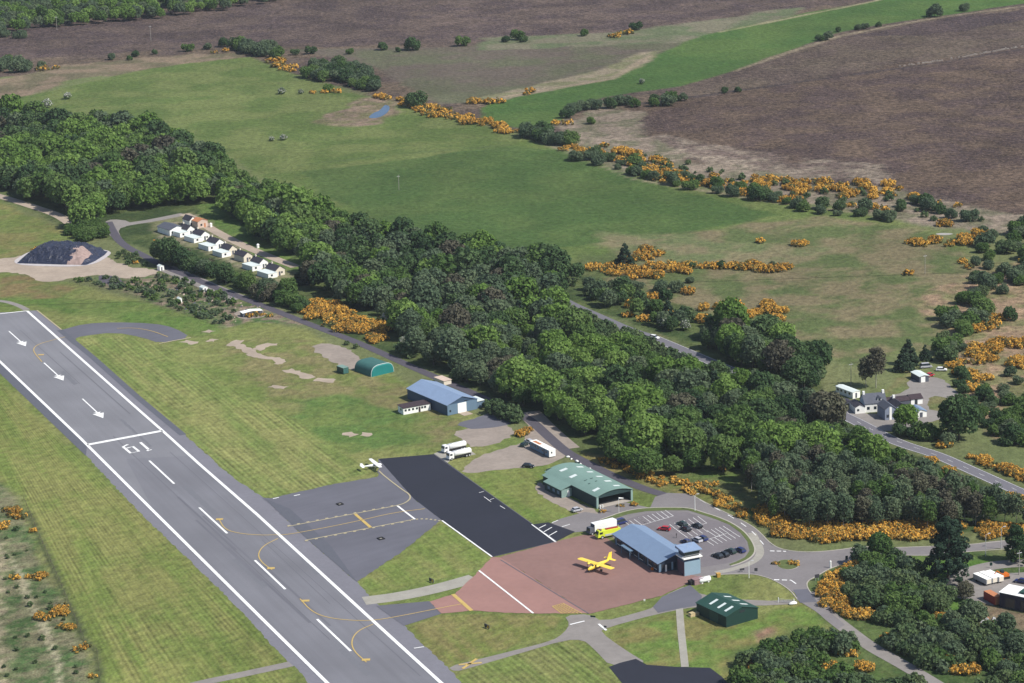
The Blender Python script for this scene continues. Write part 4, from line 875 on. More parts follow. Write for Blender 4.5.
gc = gp('orange flowering gorse bush right of the roundabout', 'gorse right of the roundabout', .9, 1.6)
scatter([(818,586),(832,574),(856,564),(866,566),(850,580),(845,600),(862,612),(868,620),(850,622),(832,612),(822,600)], 3.6, gc, .5, .9)
gd = gp('orange gorse bush in the hedge across the pasture', 'gorse of the hedge across the pasture', 1.0, 1.9)
line_plants([(400,102),(424,109),(440,115),(462,120),(480,125),(506,132),(520,135)], 7, 3.2, gd); line_plants([(375,96),(385,99),(400,103)], 5, 6, gd)
line_plants([(276,61),(285,68),(301,71)], 5, 5, gd); line_plants([(309,93),(345,93)], 2, 7, gd); line_plants([(470,103),(478,104)], 4, 4, gd); line_plants([(492,105),(502,102)], 5, 3, gd); line_plants([(526,95),(540,93)], 6, 4, gd)
line_plants([(604,37),(620,36),(634,33)], 8, 4, gd); line_plants([(40,70),(60,70)], 8, 6, gd); line_plants([(212,54),(230,52)], 6, 5, gd)
ge = gp('orange gorse bush in the hedge below the scrubland', 'gorse of the hedge below the scrubland', .9, 1.9)
line_plants([(556,126),(570,124)], 7, 3.5, ge); line_plants([(578,146),(595,152),(625,160),(650,168),(690,178),(720,184),(760,190),(800,196)], 13, 2.6, ge)
line_plants([(740,182),(790,184),(835,187),(855,192),(880,198)], 15, 2.6, ge); line_plants([(780,201),(800,202)], 5, 3, ge); line_plants([(850,206),(890,212)], 8, 5, ge); line_plants([(889,187),(902,187)], 7, 3, ge)
gf = gp('orange gorse bush on the open rough pasture', 'gorse clumps on the rough pasture', .9, 1.8)
line_plants([(606,276),(640,271),(665,272),(685,270),(697,268)], 15, 1.5, gf); line_plants([(635,262),(655,252),(665,252)], 5, 4, gf); line_plants([(700,267),(716,268),(748,268),(762,270),(794,270)], 3, 3, gf)
line_plants([(718,306),(735,311),(750,308),(765,314),(790,317)], 11, 2.4, gf); line_plants([(742,318),(752,318)], 5, 3, gf); line_plants([(790,245),(804,243)], 4, 3, gf); line_plants([(758,243),(762,243)], 1, 3, gf); line_plants([(904,273),(918,272)], 4, 3.4, gf)
line_plants([(906,241),(930,245),(955,244),(975,240),(985,234)], 5, 3.0, gf); line_plants([(934,227),(948,228)], 5, 3, gf); line_plants([(724,328),(650,324),(630,318),(608,306)], 10, 8, gf); line_plants([(645,300),(665,302)], 5, 4, gf); line_plants([(682,296),(692,296)], 5, 4, gf)
line_plants([(650,170),(662,185)], 2, 6, gf); line_plants([(848,186),(960,215)], 12, 14, gf)
gg = gp('orange gorse bush on the bracken slope at the right edge', 'gorse of the slope at the right edge', .9, 1.7)
line_plants([(972,333),(985,328),(996,318)], 6, 2.6, gg); scatter([(968,345),(1000,340),(1060,335),(1060,365),(1010,368),(985,385),(972,372)], 6, gg, .4, .5); line_plants([(1000,342),(1024,348)], 6, 4, gg)
line_plants([(970,270),(990,262),(1020,258)], 10, 8, gg); line_plants([(958,360),(970,378),(980,392)], 3, 5, gg)
gh = gp('orange gorse bush beside the main road below the farm', 'gorse beside the main road', .8, 1.4)
line_plants([(970,459),(990,464),(1010,473),(1030,484),(1060,500)], 3, 2.2, gh); line_plants([(935,447),(950,449)], 2.5, 3.5, gh); line_plants([(1000,495),(1024,507),(1050,518)], 2, 4, gh); line_plants([(925,462),(960,478)], 2, 7, gh)
gi = gp('orange gorse bush in the thickets at lower right', 'gorse in the thickets at lower right', .8, 1.5)
for a in [((965,650),(975,653)),((988,659),(1000,663)),((955,673),(972,676)),((840,655),(850,660)),((780,662),(792,660)),((864,668),(875,671)),((815,650),(824,648)),((880,640),(885,645)),((1005,668),(1020,672)),((905,648),(915,652)),((930,660),(940,668)),((760,672),(772,668)),((820,668),(830,676)),((990,640),(1000,645)),((930,622),(948,624)),((885,614),(900,617))]: line_plants([a[0], a[1]], 3, 2.4, gi)
gj = gp('orange gorse bush on the rough ground left of the runway', 'gorse left of the runway', .6, 1.1)
for a in [((10,510),(20,519)),((0,526),(6,530)),((27,533),(32,534)),((26,580),(44,577)),((48,618),(66,614)),((55,612),(62,606)),((74,650),(88,649)),((60,628),(72,630)),((36,618),(42,622)),((84,677),(92,680)),((17,578),(22,579))]: line_plants([a[0], a[1]], 1.6, 1.9, gj)
gk = gp('small gorse bush planted on the roundabout island', 'gorse on the roundabout island', .45, .75); line_plants([(780,566),(788,564),(795,567)], 2.2, 1.6, gk)
gl = gp('gorse bush around the tyre heap and allotments', 'gorse around the tyre heap', .6, 1.2)
for a in [((44,247),(58,247)),((132,262),(140,264)),((198,286),(212,290)),((245,318),(285,314)),((150,244),(158,242)),((28,252),(44,249))]: line_plants([a[0], a[1]], 2, 4, gl)
for a in [(523,434),(527,432),(520,436)]: plant('gorse', *a, 1.0, 'g', 'gorse bush beside the gravel yard of the long white cabin', 'gorse beside the gravel yard')
CAPS = {'broad': 300, 'bushy': 300, 'birch': 300, 'conifer': 60, 'pine': 9, 'shrub': 300, 'gorse': 300, 'hawthorn': 60}
STUFF = {'broad': ('woodland', 'distant mixed woodland canopy reaching to the far moor', 'woodland'), 'bushy': ('thicket', 'farther bushy trees of the hedgerows and thickets', 'thicket'), 'shrub': ('shrubland', 'mass of small green bushes behind the nearer ones', 'bushes'),
         'gorse': ('gorse_scrub', 'mass of orange flowering gorse in the farther hedges', 'gorse')}
def plant_all():
    for kind in CAPS:
        L_ = [s for s in SPECS if s[0] == kind]
        L_.sort(key=lambda s: (0 if s[7] else 1, -s[3]/math.hypot(s[1], s[2], CAM_H) if kind in ('shrub', 'gorse') else math.hypot(s[1], s[2])))
        L_ = [s for s in L_ if s[5]]+[s for s in L_ if not s[5]]
        n = min(CAPS[kind], len([s for s in L_ if s[5]]))
        name, cat = NAMES[kind]
        for i, (k_, x, y, s, tone, label, group, own) in enumerate(L_[:n]):
            v = random.randrange(NVAR[kind]); rz = random.uniform(0, 6.28); sz = s*random.uniform(.9, 1.12)
            if kind in ('gorse', 'shrub'):
                o = bpy.data.objects.new(name, crown_mesh(kind, v, tone, name)); COL.objects.link(o)
                o.location = (x, y, 0); o.rotation_euler = (0, 0, rz); o.scale = (s, s*random.uniform(.85, 1.15), sz); tag(o, label, cat, group or label)
                continue
            e = empty(name, (x, y, 0), rz, label, cat, group or None); e.scale = (s, s, sz)
            c = bpy.data.objects.new('crown', crown_mesh(kind, v, tone, 'crown')); COL.objects.link(c); c.parent = e
            t = bpy.data.objects.new('trunk', trunk_for(kind, v)); COL.objects.link(t); t.parent = e
        rest = L_[n:]
        print(kind, len(L_), 'rest', len(rest))
        if not rest or kind not in STUFF: continue
        shapes = [make_shape(kind, v, True) for v in range(NVAR[kind])]
        tones = ['bright', 'mid', 'dark', 'grey', 'brown', 'shrub'] if kind not in MI else ['f', 'g']
        Qs = []; ms = []; ts = []
        for (k_, x, y, s, tone, *_r2) in rest:
            Q, mi = shapes[random.randrange(len(shapes))]; a = random.uniform(0, 6.28); c_, s_ = math.cos(a)*s, math.sin(a)*s
            Rm = np.array([[c_, s_, 0], [-s_, c_, 0], [0, 0, s]]); Qs.append(Q @ Rm+np.array([x, y, 0])); ts.append(np.full(len(Q), random.random()))
            ms.append(mi if mi is not None else np.full(len(Q), tones.index(tone) if tone in tones else 1))
        nm, lb, ct = STUFF[kind]
        me = quad_mesh(nm, np.concatenate(Qs), [LM[t] for t in (MI[kind] if kind in MI else tones)], np.concatenate(ms), np.concatenate(ts))
        o = bpy.data.objects.new(nm, me); COL.objects.link(o); tag(o, lb, ct, None, 'stuff')
plant_all()

# ================================================================== HAZE
def haze():
    mb = MB().box(-7100, 7100, -1100, 12100, -1.0, 299.5); m = bpy.data.materials.new('haze'); m.use_nodes = True; t = m.node_tree
    t.nodes.remove(t.nodes['Principled BSDF']); v = t.nodes.new('ShaderNodeVolumePrincipled')
    v.inputs['Color'].default_value = (.78,.86,1,1); v.inputs['Density'].default_value = HAZE; v.inputs['Anisotropy'].default_value = 0
    t.links.new(v.outputs[0], t.nodes['Material Output'].inputs['Volume'])
    o = mb.build('haze', m); o['kind'] = 'stuff'; o['label'] = 'thin bluish air over the moor'
haze()
# ================================================================== BUILDINGS
m_blueroof = mat('blue_grey_sheet_roof', alb(136,158,188), .55, var=.05, scale=.5, spec=.4)
m_blueroof2 = mat('pale_blue_sheet_roof', alb(150,172,204), .5, var=.06, scale=.4, spec=.4)
m_towerwall = mat('pale_blue_tower_cladding', alb(156,184,202), .6, var=.05, scale=.5)
m_bluewall = mat('blue_cladding', alb(116,142,166), .6, var=.05, scale=.5)
m_blueband = mat('dark_blue_cladding', alb(70,92,118), .6, var=.05)
m_shadeclad = mat('shaded_navy_cladding', alb(48,62,84), .6, var=.08)  # deep shade of the terminal's long apron side is put into this colour
m_glass = mat('window_glass', (.02,.03,.04), .12, var=.05, spec=.8)
m_wpaint = mat('white_render', (.82,.82,.79), .85, var=.06, scale=.5)
m_cream = mat('cream_render', (.66,.60,.50), .85, var=.06, scale=.5)
m_pink = mat('buff_wall', (.55,.43,.36), .85, var=.06, scale=.5)
m_brick = mat('plum_brick', alb(104,84,96), .9, var=.12, scale=1.5)
m_greenroof = mat('pale_green_sheet_roof', alb(134,164,154), .6, var=.06, scale=.4)
m_greenrib = mat('grey_green_trim', alb(150,176,170), .6, var=.05)
m_greenwall = mat('green_cladding', alb(48,70,72), .65, var=.08, scale=.6)
m_darkgreen = mat('dark_green_cladding', alb(34,66,60), .6, var=.07, scale=.6)
m_darkgreen2 = mat('dark_green_roof', alb(50,86,76), .55, var=.07, scale=.4)
m_tealroof = mat('weathered_green_sheet', alb(70,116,112), .7, var=.14, scale=.5)
m_teal = mat('teal_door', alb(36,136,134), .6, var=.06, scale=.5)
m_sky = mat('roof_light_sheet', (.62,.68,.66), .5, var=.05)
m_brownroof = mat('dark_felt_roof', alb(72,60,66), .9, var=.1, scale=.7)
m_slate = mat('slate_roof', alb(96,100,112), .8, var=.12, scale=.9)
m_darkslate = mat('dark_slate_roof', alb(72,70,80), .8, var=.12, scale=.9)
m_metal = mat('galvanised_metal', (.45,.46,.47), .5, var=.05)
m_black = mat('black_rubber', (.02,.02,.022), .8, var=.1)
m_redroof = mat('terracotta_felt', alb(206,138,98), .85, var=.1, scale=.8)
m_interior = mat('bare_interior', (.10,.10,.10), .9, var=.15)
m_floor = mat('pale_floor', alb(188,180,172), .8)
m_orange = mat('orange_paint', alb(226,120,40), .6, var=.08)
m_redp = mat('red_paint', alb(176,64,54), .6, var=.08, scale=.7)
def frame(name, px, deg, label, cat, group=None, world=None):
    x, y = world if world else G(*px); return empty(name, (x, y, 0), R(deg), label, cat, group)
def gable(root, W, L, eave, ridge, mw, mr, over=.3, rx=None, front=True, lite=None, right_eave=None, roof_name='roof', t=.14):
    """walls and pitched roof, ridge along y; x across 0..W, y 0..L; rx is where the ridge sits"""
    rx = W/2 if rx is None else rx; re = eave if right_eave is None else right_eave; rp = ridge-.16
    w_ = MB(); e_ = eave-.14; r_ = re-.14
    prof = [(0, 0), (W, 0), (W, r_), (rx, rp), (0, e_)]
    vs = [(x, 0, z) for x, z in prof]+[(x, L, z) for x, z in prof]
    fs = [(5, 6, 7, 8, 9), (0, 4, 9, 5), (1, 6, 7, 2)]
    if front: fs.append((0, 1, 2, 3, 4))
    w_.add(vs, fs); w_.build('wall', mw, root)
    sl = (ridge-eave)/rx; sr = (ridge-re)/(W-rx); rf = MB()
    for (x0, z0, x1, z1) in ((-over, eave-over*sl, rx, ridge), (rx, ridge, W+over, re-over*sr)):
        rf.hexa([(x0, -over, z0-t), (x1, -over, z1-t), (x1, L+over, z1-t), (x0, L+over, z0-t)], [(x0, -over, z0), (x1, -over, z1), (x1, L+over, z1), (x0, L+over, z0)])
    # standing seams of the sheeting
    roof = rf.build(roof_name, mr, root)
    if lite:
        for (side, u0, u1, y0, y1) in lite:
            lb = MB()
            if side < 0: a, b, za, zb = rx*u0, rx*u1, eave+(ridge-eave)*u0, eave+(ridge-eave)*u1
            else: a, b = W-(W-rx)*u0, W-(W-rx)*u1; za, zb = re+(ridge-re)*u0, re+(ridge-re)*u1
            lb.add([(a, y0, za+.05), (b, y0, zb+.05), (b, y1, zb+.05), (a, y1, za+.05)], [(0, 1, 2, 3)]); lb.build('roof_light', m_sky, roof)
    return roof
def pane(root, name, m, x0, x1, z0, z1, y, dy=-.06, frame_m=None):
    mb = MB(); mb.box(x0, x1, min(y, y+dy), max(y, y+dy), z0, z1); o = mb.build(name, m, root)
    return o
def pane_x(root, name, m, y0, y1, z0, z1, x, dx=-.06):
    return MB().box(min(x, x+dx), max(x, x+dx), y0, y1, z0, z1).build(name, m, root)
class MBT(MB):      # tower pieces, set a little left of and in front of the main block
    def build(s, *a, **k): s.v = [(x-1.15, y-1.3, z) for x, y, z in s.v]; return MB.build(s, *a, **k)
# --- terminal building with control tower
t = frame('terminal_building', None, 24, 'airport terminal with blue grey roof and square control tower at its end', 'airport terminal', world=(43.1, 789.2))
gable(t, 10.6, 30.5, 3.6, 5.6, m_shadeclad, m_blueroof, over=.7, rx=6.4, right_eave=4.3)
for k, (y0, y1) in enumerate([(1.2,3.4),(4.6,6.8),(8.2,9.2),(10.6,13.0),(14.5,16.5),(18.2,20.6),(22.4,24.4),(26.2,28.6)]):
    w_ = pane_x(t, 'window', m_glass, y0, y1, .9 if k != 2 else .05, 2.5, 0)
    MB().box(-.1, -.061, y0-.1, y1+.1, .78 if k != 2 else .0, .9 if k != 2 else .05).build('frame', m_wpaint, w_)
for (y0, y1) in [(6.9,7.5),(13.2,13.8),(28.8,29.8)]: pane_x(t, 'panel', m_bluewall, y0, y1, .1, 2.9, 0)
for x0, x1 in ((1.0,2.2),(3.0,4.4),(5.2,6.2)): pane(t, 'window', m_glass, x0, x1, .8, 2.6, 0)
pane(t, 'door', m_wpaint, 2.3, 2.9, .05, 2.3, 0, -.05); pane(t, 'panel', m_towerwall, 4.5, 5.1, .3, 2.9, 0, -.05); pane(t, 'panel', m_bluewall, .1, .9, .3, 2.9, 0, -.05)
pch = MB().box(-2.2, -.75, 15.5, 22.0, 2.55, 2.75); pch.box(-2.1, -1.95, 15.7, 15.85, 0, 2.55).box(-2.1, -1.95, 21.6, 21.75, 0, 2.55); pch.build('porch', m_bluewall, t)
MB().box(9.2, 13.4, 8, 14, 0, 2.9).build('entrance_hall', m_bluewall, t)
tw = MBT().box(6.8, 12.4, -5.2, -.72, 0, 4.6); o_ = tw.build('tower_base', m_towerwall, t)
MBT().box(6.72, 6.795, -5.2, -.75, 0, 4.6).build('brick_side', m_brick, t)
MBT().box(6.9, 12.3, -5.1, -.75, 4.6, 5.6).build('tower_band', m_blueband, t)
MBT().box(6.3, 12.9, -5.7, -.45, 5.6, 5.95).build('balcony', m_wpaint, t)
rl = MBT()
for (a, b) in (((6.4,-5.6),(12.8,-5.6)),((12.8,-5.6),(12.8,-.6)),((6.4,-5.6),(6.4,-.6))): rl.bar((*a, 6.7), (*b, 6.7), .04, 5); rl.bar((*a, 5.95), (*a, 6.7), .04, 5); rl.bar((*b, 5.95), (*b, 6.7), .04, 5)
rl.build('railing', m_metal, t)
MBT().hexa([(7.2,-4.8,5.95),(12.1,-4.8,5.95),(12.1,-.9,5.95),(7.2,-.9,5.95)], [(6.9,-5.1,7.9),(12.4,-5.1,7.9),(12.4,-.7,7.9),(6.9,-.7,7.9)]).build('tower_window', m_glass, t)
MBT().hexa([(6.3,-5.6,7.9),(12.9,-5.6,7.9),(12.9,-.1,7.9),(6.3,-.1,7.9)], [(6.3,-5.6,8.15),(12.9,-5.6,8.15),(12.9,-.1,8.75),(6.3,-.1,8.75)]).build('tower_roof', m_blueroof2, t)
MBT().bar((9, -3, 8.4), (9, -3, 11.5), .05, 5).bar((11, -2, 8.5), (11, -2, 10.6), .04, 5).build('aerial', m_metal, t)
pl_ = MBT().box(12.95, 13.3, -3.4, -2.0, 1.4, 5.5); pl_.build('sign_board', m_wpaint, t)
MB().box(-.9, -.2, 3.0, 3.6, .0, .9).build('bench', m_orange, t)
# --- hangar with the open front
t = frame('open_fronted_hangar', None, 29.7, 'pale green roofed hangar with a wide open front facing the paved loop', 'hangar', world=(26.4, 852.3))
W, L = 13.8, 33.0
mb = MB().box(0, .2, 0, L, 0, 4.1).box(W-.2, W, 0, L, 0, 4.1).box(.2, W-.2, L-.2, L, 0, 5.0); mb.build('wall', m_greenwall, t)
mb = MB(); n_ = 10; top = [(x, 4.15+1.55*math.sin(math.pi*x/W)) for x in [-.4+(W+.8)*k/n_ for k in range(n_+1)]]
top = [(x, 4.1+1.5*(1-((x-W/2)/(W/2+.4))**2)) for x in [-.4+(W+.8)*k/n_ for k in range(n_+1)]]
for k in range(n_):
    (x0, z0), (x1, z1) = top[k], top[k+1]
    mb.hexa([(x0, -.5, z0-.15), (x1, -.5, z1-.15), (x1, L+.3, z1-.15), (x0, L+.3, z0-.15)], [(x0, -.5, z0), (x1, -.5, z1), (x1, L+.3, z1), (x0, L+.3, z0)])
roof = mb.build('roof', m_greenroof, t)
def rz_(x): return 4.1+1.5*(1-((x-W/2)/(W/2+.4))**2)
for (x0, x1, y0, y1) in [(1.2,3.6,3.4,5.0),(2.0,4.6,19.5,21.2),(2.6,5.4,27.0,28.6),(8.4,10.8,2.2,3.4),(8.6,11.2,8.0,9.4),(9.0,11.4,14.0,15.2),(9.0,11.4,20.0,21.2),(9.0,11.6,26.6,28.0)]:
    MB().add([(x0, y0, rz_(x0)+.06), (x1, y0, rz_(x1)+.06), (x1, y1, rz_(x1)+.06), (x0, y1, rz_(x0)+.06)], [(0, 1, 2, 3)]).build('roof_light', m_sky, roof)
for (x0, x1, y0, y1) in [(3.0,6.6,10.0,10.5),(3.6,7.0,13.4,13.9)]:
    MB().add([(x0, y0, rz_(x0)+.06), (x1, y0, rz_(x1)+.06), (x1, y1, rz_(x1)+.06), (x0, y1, rz_(x0)+.06)], [(0, 1, 2, 3)]).build('roof_vent', m_darkgreen, roof)
mb = MB()
for k in range(n_):
    (x0, z0), (x1, z1) = top[k], top[k+1]; x0 = max(.25, x0); x1 = min(W-.25, x1)
    mb.hexa([(x0, -.15, 3.5), (x1, -.15, 3.5), (x1, .05, 3.5), (x0, .05, 3.5)], [(x0, -.15, z0-.2), (x1, -.15, z1-.2), (x1, .05, z1-.2), (x0, .05, z0-.2)])
mb.build('gable_panel', m_greenwall, t)
MB().box(-.25, .5, -.3, .15, 0, 4.0).build('door_post', m_greenrib, t); MB().box(W-.5, W+.25, -.3, .15, 0, 4.0).build('door_post', m_greenrib, t)
MB().add([(.2, .2, .16), (W-.2, .2, .16), (W-.2, L-.3, .16), (.2, L-.3, .16)], [(0, 1, 2, 3)]).build('floor', m_interior, t)
MB().box(.6, W-.6, -.6, 3.4, .15, .20).build('threshold', m_floor, t)
MB().box(2.2, 4.0, 20, 31, .16, 1.6).box(7, 9, 24, 30, .16, 2.2).build('stored_equipment', m_metal, t)
ex = MB(); ex.hexa([(-4.2, 16.0, 0), (-.01, 16.0, 0), (-.01, 27, 0), (-4.2, 27, 0)], [(-4.2, 16.0, 2.95), (-.01, 16.0, 3.9), (-.01, 27, 3.9), (-4.2, 27, 2.95)]); ex.hexa([(-2.0, 27, 0), (-.01, 27, 0), (-.01, 31.6, 0), (-2.0, 31.6, 0)], [(-2.0, 27, 3.4), (-.01, 27, 3.9), (-.01, 31.6, 3.9), (-2.0, 31.6, 3.4)]); e_ = ex.build('side_extension', m_greenwall, t)
rf = MB(); rf.hexa([(-4.6, 15.6, 2.85), (-.42, 15.6, 4.0), (-.42, 27.3, 4.0), (-4.6, 27.3, 2.85)], [(-4.6, 15.6, 3.0), (-.42, 15.6, 4.15), (-.42, 27.3, 4.15), (-4.6, 27.3, 3.0)]); rf.hexa([(-2.3, 27.32, 3.38), (-.42, 27.32, 4.0), (-.42, 32, 4.0), (-2.3, 32, 3.38)], [(-2.3, 27.32, 3.53), (-.42, 27.32, 4.15), (-.42, 32, 4.15), (-2.3, 32, 3.53)]); rf.build('roof', m_greenroof, e_)
for y0 in (17.2, 20.2, 23.4): pane_x(e_, 'window', m_bluewall, y0, y0+1.5, 1.0, 2.1, -4.2)
pane(e_, 'front_panel', m_greenrib, -4.1, -.1, .05, 2.9, 16.0, -.04)
pane(e_, 'door', m_wpaint, -1.8, -.8, .05, 2.2, 15.96)
MB().box(.7, .9, -1.0, -.4, 0, 1.2).box(1.6, 1.8, -1.0, -.4, 0, 1.2).build('bollard', m_wpaint, t)
# --- dark green shed
t = frame('green_shed', None, 33, 'dark green metal shed with pale roof lights beside the roundabout', 'shed', world=(60.1, 741.9))
gable(t, 11.8, 14.4, 3.6, 5.3, m_darkgreen, m_darkgreen2, over=.25, lite=[(-1,.25,.75,2.0,3.0),(-1,.25,.75,5.4,6.4),(-1,.25,.75,9.3,10.3),(1,.3,.75,2.2,3.2),(1,.3,.75,6.0,7.0),(1,.3,.75,10.0,11.0)])
MB().box(5.0, 6.9, -.05, 0, 3.4, 4.2).build('vent', m_glass, t)
pane_x(t, 'door', m_darkgreen2, 4, 8, .1, 3.0, 0)
for k in range(9): pass
# --- blue roofed hangar
t = frame('blue_roofed_hangar', None, 33, 'blue roofed hangar with a white open doorway and a white hut at its side', 'hangar', world=(-25.0, 963.1))
gable(t, 13.3, 28.6, 4.2, 6.5, m_blueband, m_blueroof2, over=.3)  # dark wall colour carries the shade of the left face
pane(t, 'sunlit_gable_face', m_bluewall, 0.05, 13.2, .05, 4.05, 0, -.05)  # lighter sheet paints in the sunlight on the gable end
d_ = pane(t, 'door', m_wpaint, 4.6, 8.4, .05, 3.9, -.05, -.06); MB().box(4.6, 8.6, -4.2, -.15, .02, .14).build('ramp', m_gravp, t)
pane(t, 'window', m_glass, .9, 1.6, 1.2, 2.0, -.05, -.05); pane(t, 'window', m_glass, 7.6, 9.0, 4.2, 4.5, 0, -.05)
a_ = MB().box(13.35, 17.0, 1.0, 7.0, 0, 2.6).build('side_annexe', m_bluewall, t); MB().box(13.35, 17.3, .7, 7.3, 2.6, 2.75).build('roof', m_sky, a_)
t = frame('flat_roofed_hut', (444, 385.5), 33, 'low buff flat roofed hut behind the blue roofed hangar', 'hut'); mb = MB().box(0, 3.4, 0, 7, 0, 1.7); mb.build('wall', m_cream, t); MB().box(-.2, 3.6, -.2, 7.2, 1.7, 1.85).build('roof', m_pink, t)
t = frame('hut', None, 27.6, 'long white hut with dark roof and a row of windows against the blue roofed hangar', 'hut', world=(-41.5, 966.2))
MB().box(0, 11.4, 0, 4.6, 0, 2.45).build('wall', m_wpaint, t)
MB().hexa([(-.3,-.2,2.45),(11.6,-.2,2.45),(11.6,4.9,2.75),(-.3,4.9,2.75)], [(-.3,-.2,2.6),(11.6,-.2,2.6),(11.6,4.9,2.9),(-.3,4.9,2.9)]).build('roof', m_brownroof, t)
for x in (.5, 2.0, 3.6, 5.2, 7.4, 8.6): pane(t, 'window', m_glass, x, x+.85, 1.2, 2.0, 0)
pane(t, 'door', m_brownroof, 6.3, 7.1, .05, 2.05, 0); pane_x(t, 'window', m_glass, 1.6, 2.6, 1.2, 2.0, 0)
# --- arched hangar and container
t = frame('arched_hangar', None, 37, 'dark green arched hangar with a teal front by the gravel pad', 'hangar', world=(-55.8, 1018.4))
W = 10.9; prof = [(W/2-(W/2)*math.copysign(abs(math.cos(a))**.55, math.cos(a)), 4.3*math.sin(a)**.8) for a in [math.pi*k/14 for k in range(15)]]
mb = MB(); L = 11.5; n_ = 15
mb.add([(x, 0, z) for x, z in prof]+[(x, L, z*.98) for x, z in prof], [(k, k+1, n_+k+1, n_+k) for k in range(n_-1)], 0, True); mb.build('roof', m_tealroof, t)
MB().add([(x, L-.02, z*.97) for x, z in prof], [tuple(range(n_))]).build('wall', m_tealroof, t)
MB().add([(x, -.02+.0, z*.985) for x, z in prof]+[(W/2+(x-W/2)*.94, -.35, z*.90) for x, z in prof], [tuple(range(n_, 2*n_))[::-1]]+[(k, k+1, n_+k+1, n_+k) for k in range(n_-1)]).build('door', m_teal, t)
mb = MB()
for k in range(n_-1): a, b = prof[k], prof[k+1]; mb.bar((a[0], -.05, a[1]), (b[0], -.05, b[1]), .10, 5)
mb.build('trim', m_sky, t)
t = frame('storage_container', (343.3, 374.5), 36, 'small dark green storage container on the grass beside the arched hangar', 'container')
MB().box(0, 2.6, 0, 4.6, .12, 2.5).build('body', m_darkgreen2, t); MB().box(-.05, 2.65, -.05, 4.65, 2.5, 2.62).build('roof', m_greenroof, t); pane(t, 'door', m_tealroof, .2, 1.25, .25, 2.35, 0); pane(t, 'door', m_tealroof, 1.35, 2.4, .25, 2.35, 0); MB().box(.1, 2.5, .2, 4.4, 0, .12).build('skid', m_black, t)
# --- long white cabin
t = frame('portable_cabin', None, 29, 'long white portable cabin on the gravel yard with rust marks on its roof', 'portable cabin', world=(11.7, 908.0))
mb = MB().box(0, 2.7, 0, 13.6, .35, 2.75); mb.build('wall', m_bluewall, t); MB().box(-.08, 2.78, -.08, 13.7, 2.75, 2.9).build('roof', m_wpaint, t)
pane(t, 'end_panel', m_wpaint, .03, 2.67, .38, 2.72, 0, -.04); pane(t, 'window', m_glass, .8, 1.3, 1.6, 2.2, -.04); MB().box(.5, 1.8, 7.6, 12.6, 2.9, 2.93).build('rust_patch', m_redroof, t)
for y in (1.6, 4.2, 7.4, 9.4, 11.4): pane_x(t, 'window', m_glass, y, y+.9, 1.4, 2.2, 0)
pane_x(t, 'door', m_slate, 3.0, 3.9, .4, 2.4, 0); MB().box(.3, .6, .5, 13, 0, .35).box(2.1, 2.4, .5, 13, 0, .35).build('base', m_black, t)
# --- row of cottages
COT = [((187.5,235.5),1.0),((201.5,241),1.1),((216,249),1.1),((229.5,255.5),1.0),((244,262.5),1.1),((260,269),1.05),((276,276.5),1.15)]
LBL = ['first and farthest cottage of the white row, beside the long grey roof','white cottage second from the far end of the row, joined by a white flat roof','white cottage third from the far end of the row, above the reddish trees','white cottage in the middle of the row with a cream gable','cream gabled cottage third from the near end, standing apart','white cottage next to the near end of the row','nearest cottage of the white row, with a bright white wall']
for k, (p, s) in enumerate(COT):
    t = frame('cottage', p, 38, LBL[k], 'cottage', 'row of white cottages'); W = 4.3*s
    rf = gable(t, W, 7.4*s, 2.9, 4.6, m_cream if k in (3, 4, 6) else m_wpaint, m_darkslate, over=.2, lite=None)
    pane(t, 'door', m_slate, 1.6, 2.5, .05, 2.0, 0); pane(t, 'window', m_glass, 2.9, 3.7, 1.0, 1.9, 0); MB().box(W/2-.3, W/2+.3, 6.2, 6.9, 4.2, 5.3).build('chimney', m_cream, rf)
    if k not in (4,):
        a_ = MB().box(-5.0, -.05, -1.4, 6.8*s, 0, 2.2).build('annexe', m_wpaint, t); MB().box(-5.1, -.05, -1.5, 6.9*s, 2.2, 2.32).build('roof', m_sky, a_); pane(a_, 'window', m_glass, -3.6, -2.6, .9, 1.8, -1.4)
t = frame('outbuilding', (170,236), 36, 'building with a broad grey roof and white front at the far end of the cottages', 'outbuilding'); gable(t, 8.5, 12, 3.0, 4.4, m_wpaint, m_slate, over=.3); pane(t, 'window', m_glass, 1, 2.2, 1, 2, 0); pane(t, 'door', m_slate, 4, 5, .05, 2.1, 0); pane(t, 'window', m_glass, 6, 7.2, 1, 2, 0)
t = frame('outbuilding', (198,228.5), 36, 'small building with an orange terracotta roof above the cottages', 'outbuilding'); gable(t, 5.6, 6, 3.4, 4.4, m_pink, m_redroof, over=.2); pane(t, 'window', m_glass, 1.5, 2.5, 1, 2, 0); pane(t, 'door', m_redroof, 3.5, 4.4, .05, 2.1, 0)
t = frame('cottage', (190,227), 36, 'small white gabled house just left of the orange roofed building', 'cottage'); gable(t, 4.0, 7, 3.2, 5.0, m_wpaint, m_darkslate, over=.2); pane(t, 'window', m_glass, 1.6, 2.4, 1.6, 2.5, 0); pane(t, 'door', m_slate, .4, 1.2, .05, 2.0, 0)
for c, lb in (((211,227),'lone white stone post on the lawn near the orange roofed building'),((258,248),'lone white stone post by the lawn in the middle of the cottage lane')):
    x, y = G(*c); o = MB().box(-.5, .5, -.4, .4, 0, 1.5).hexa([(-.65,-.55,1.5),(.65,-.55,1.5),(.65,.55,1.5),(-.65,.55,1.5)], [(-.25,-.2,2.1),(.25,-.2,2.1),(.25,.2,2.1),(-.25,.2,2.1)]).build('gate_pillar', m_wpaint, None, (x, y, 0), .6); tag(o, lb, 'pillar')
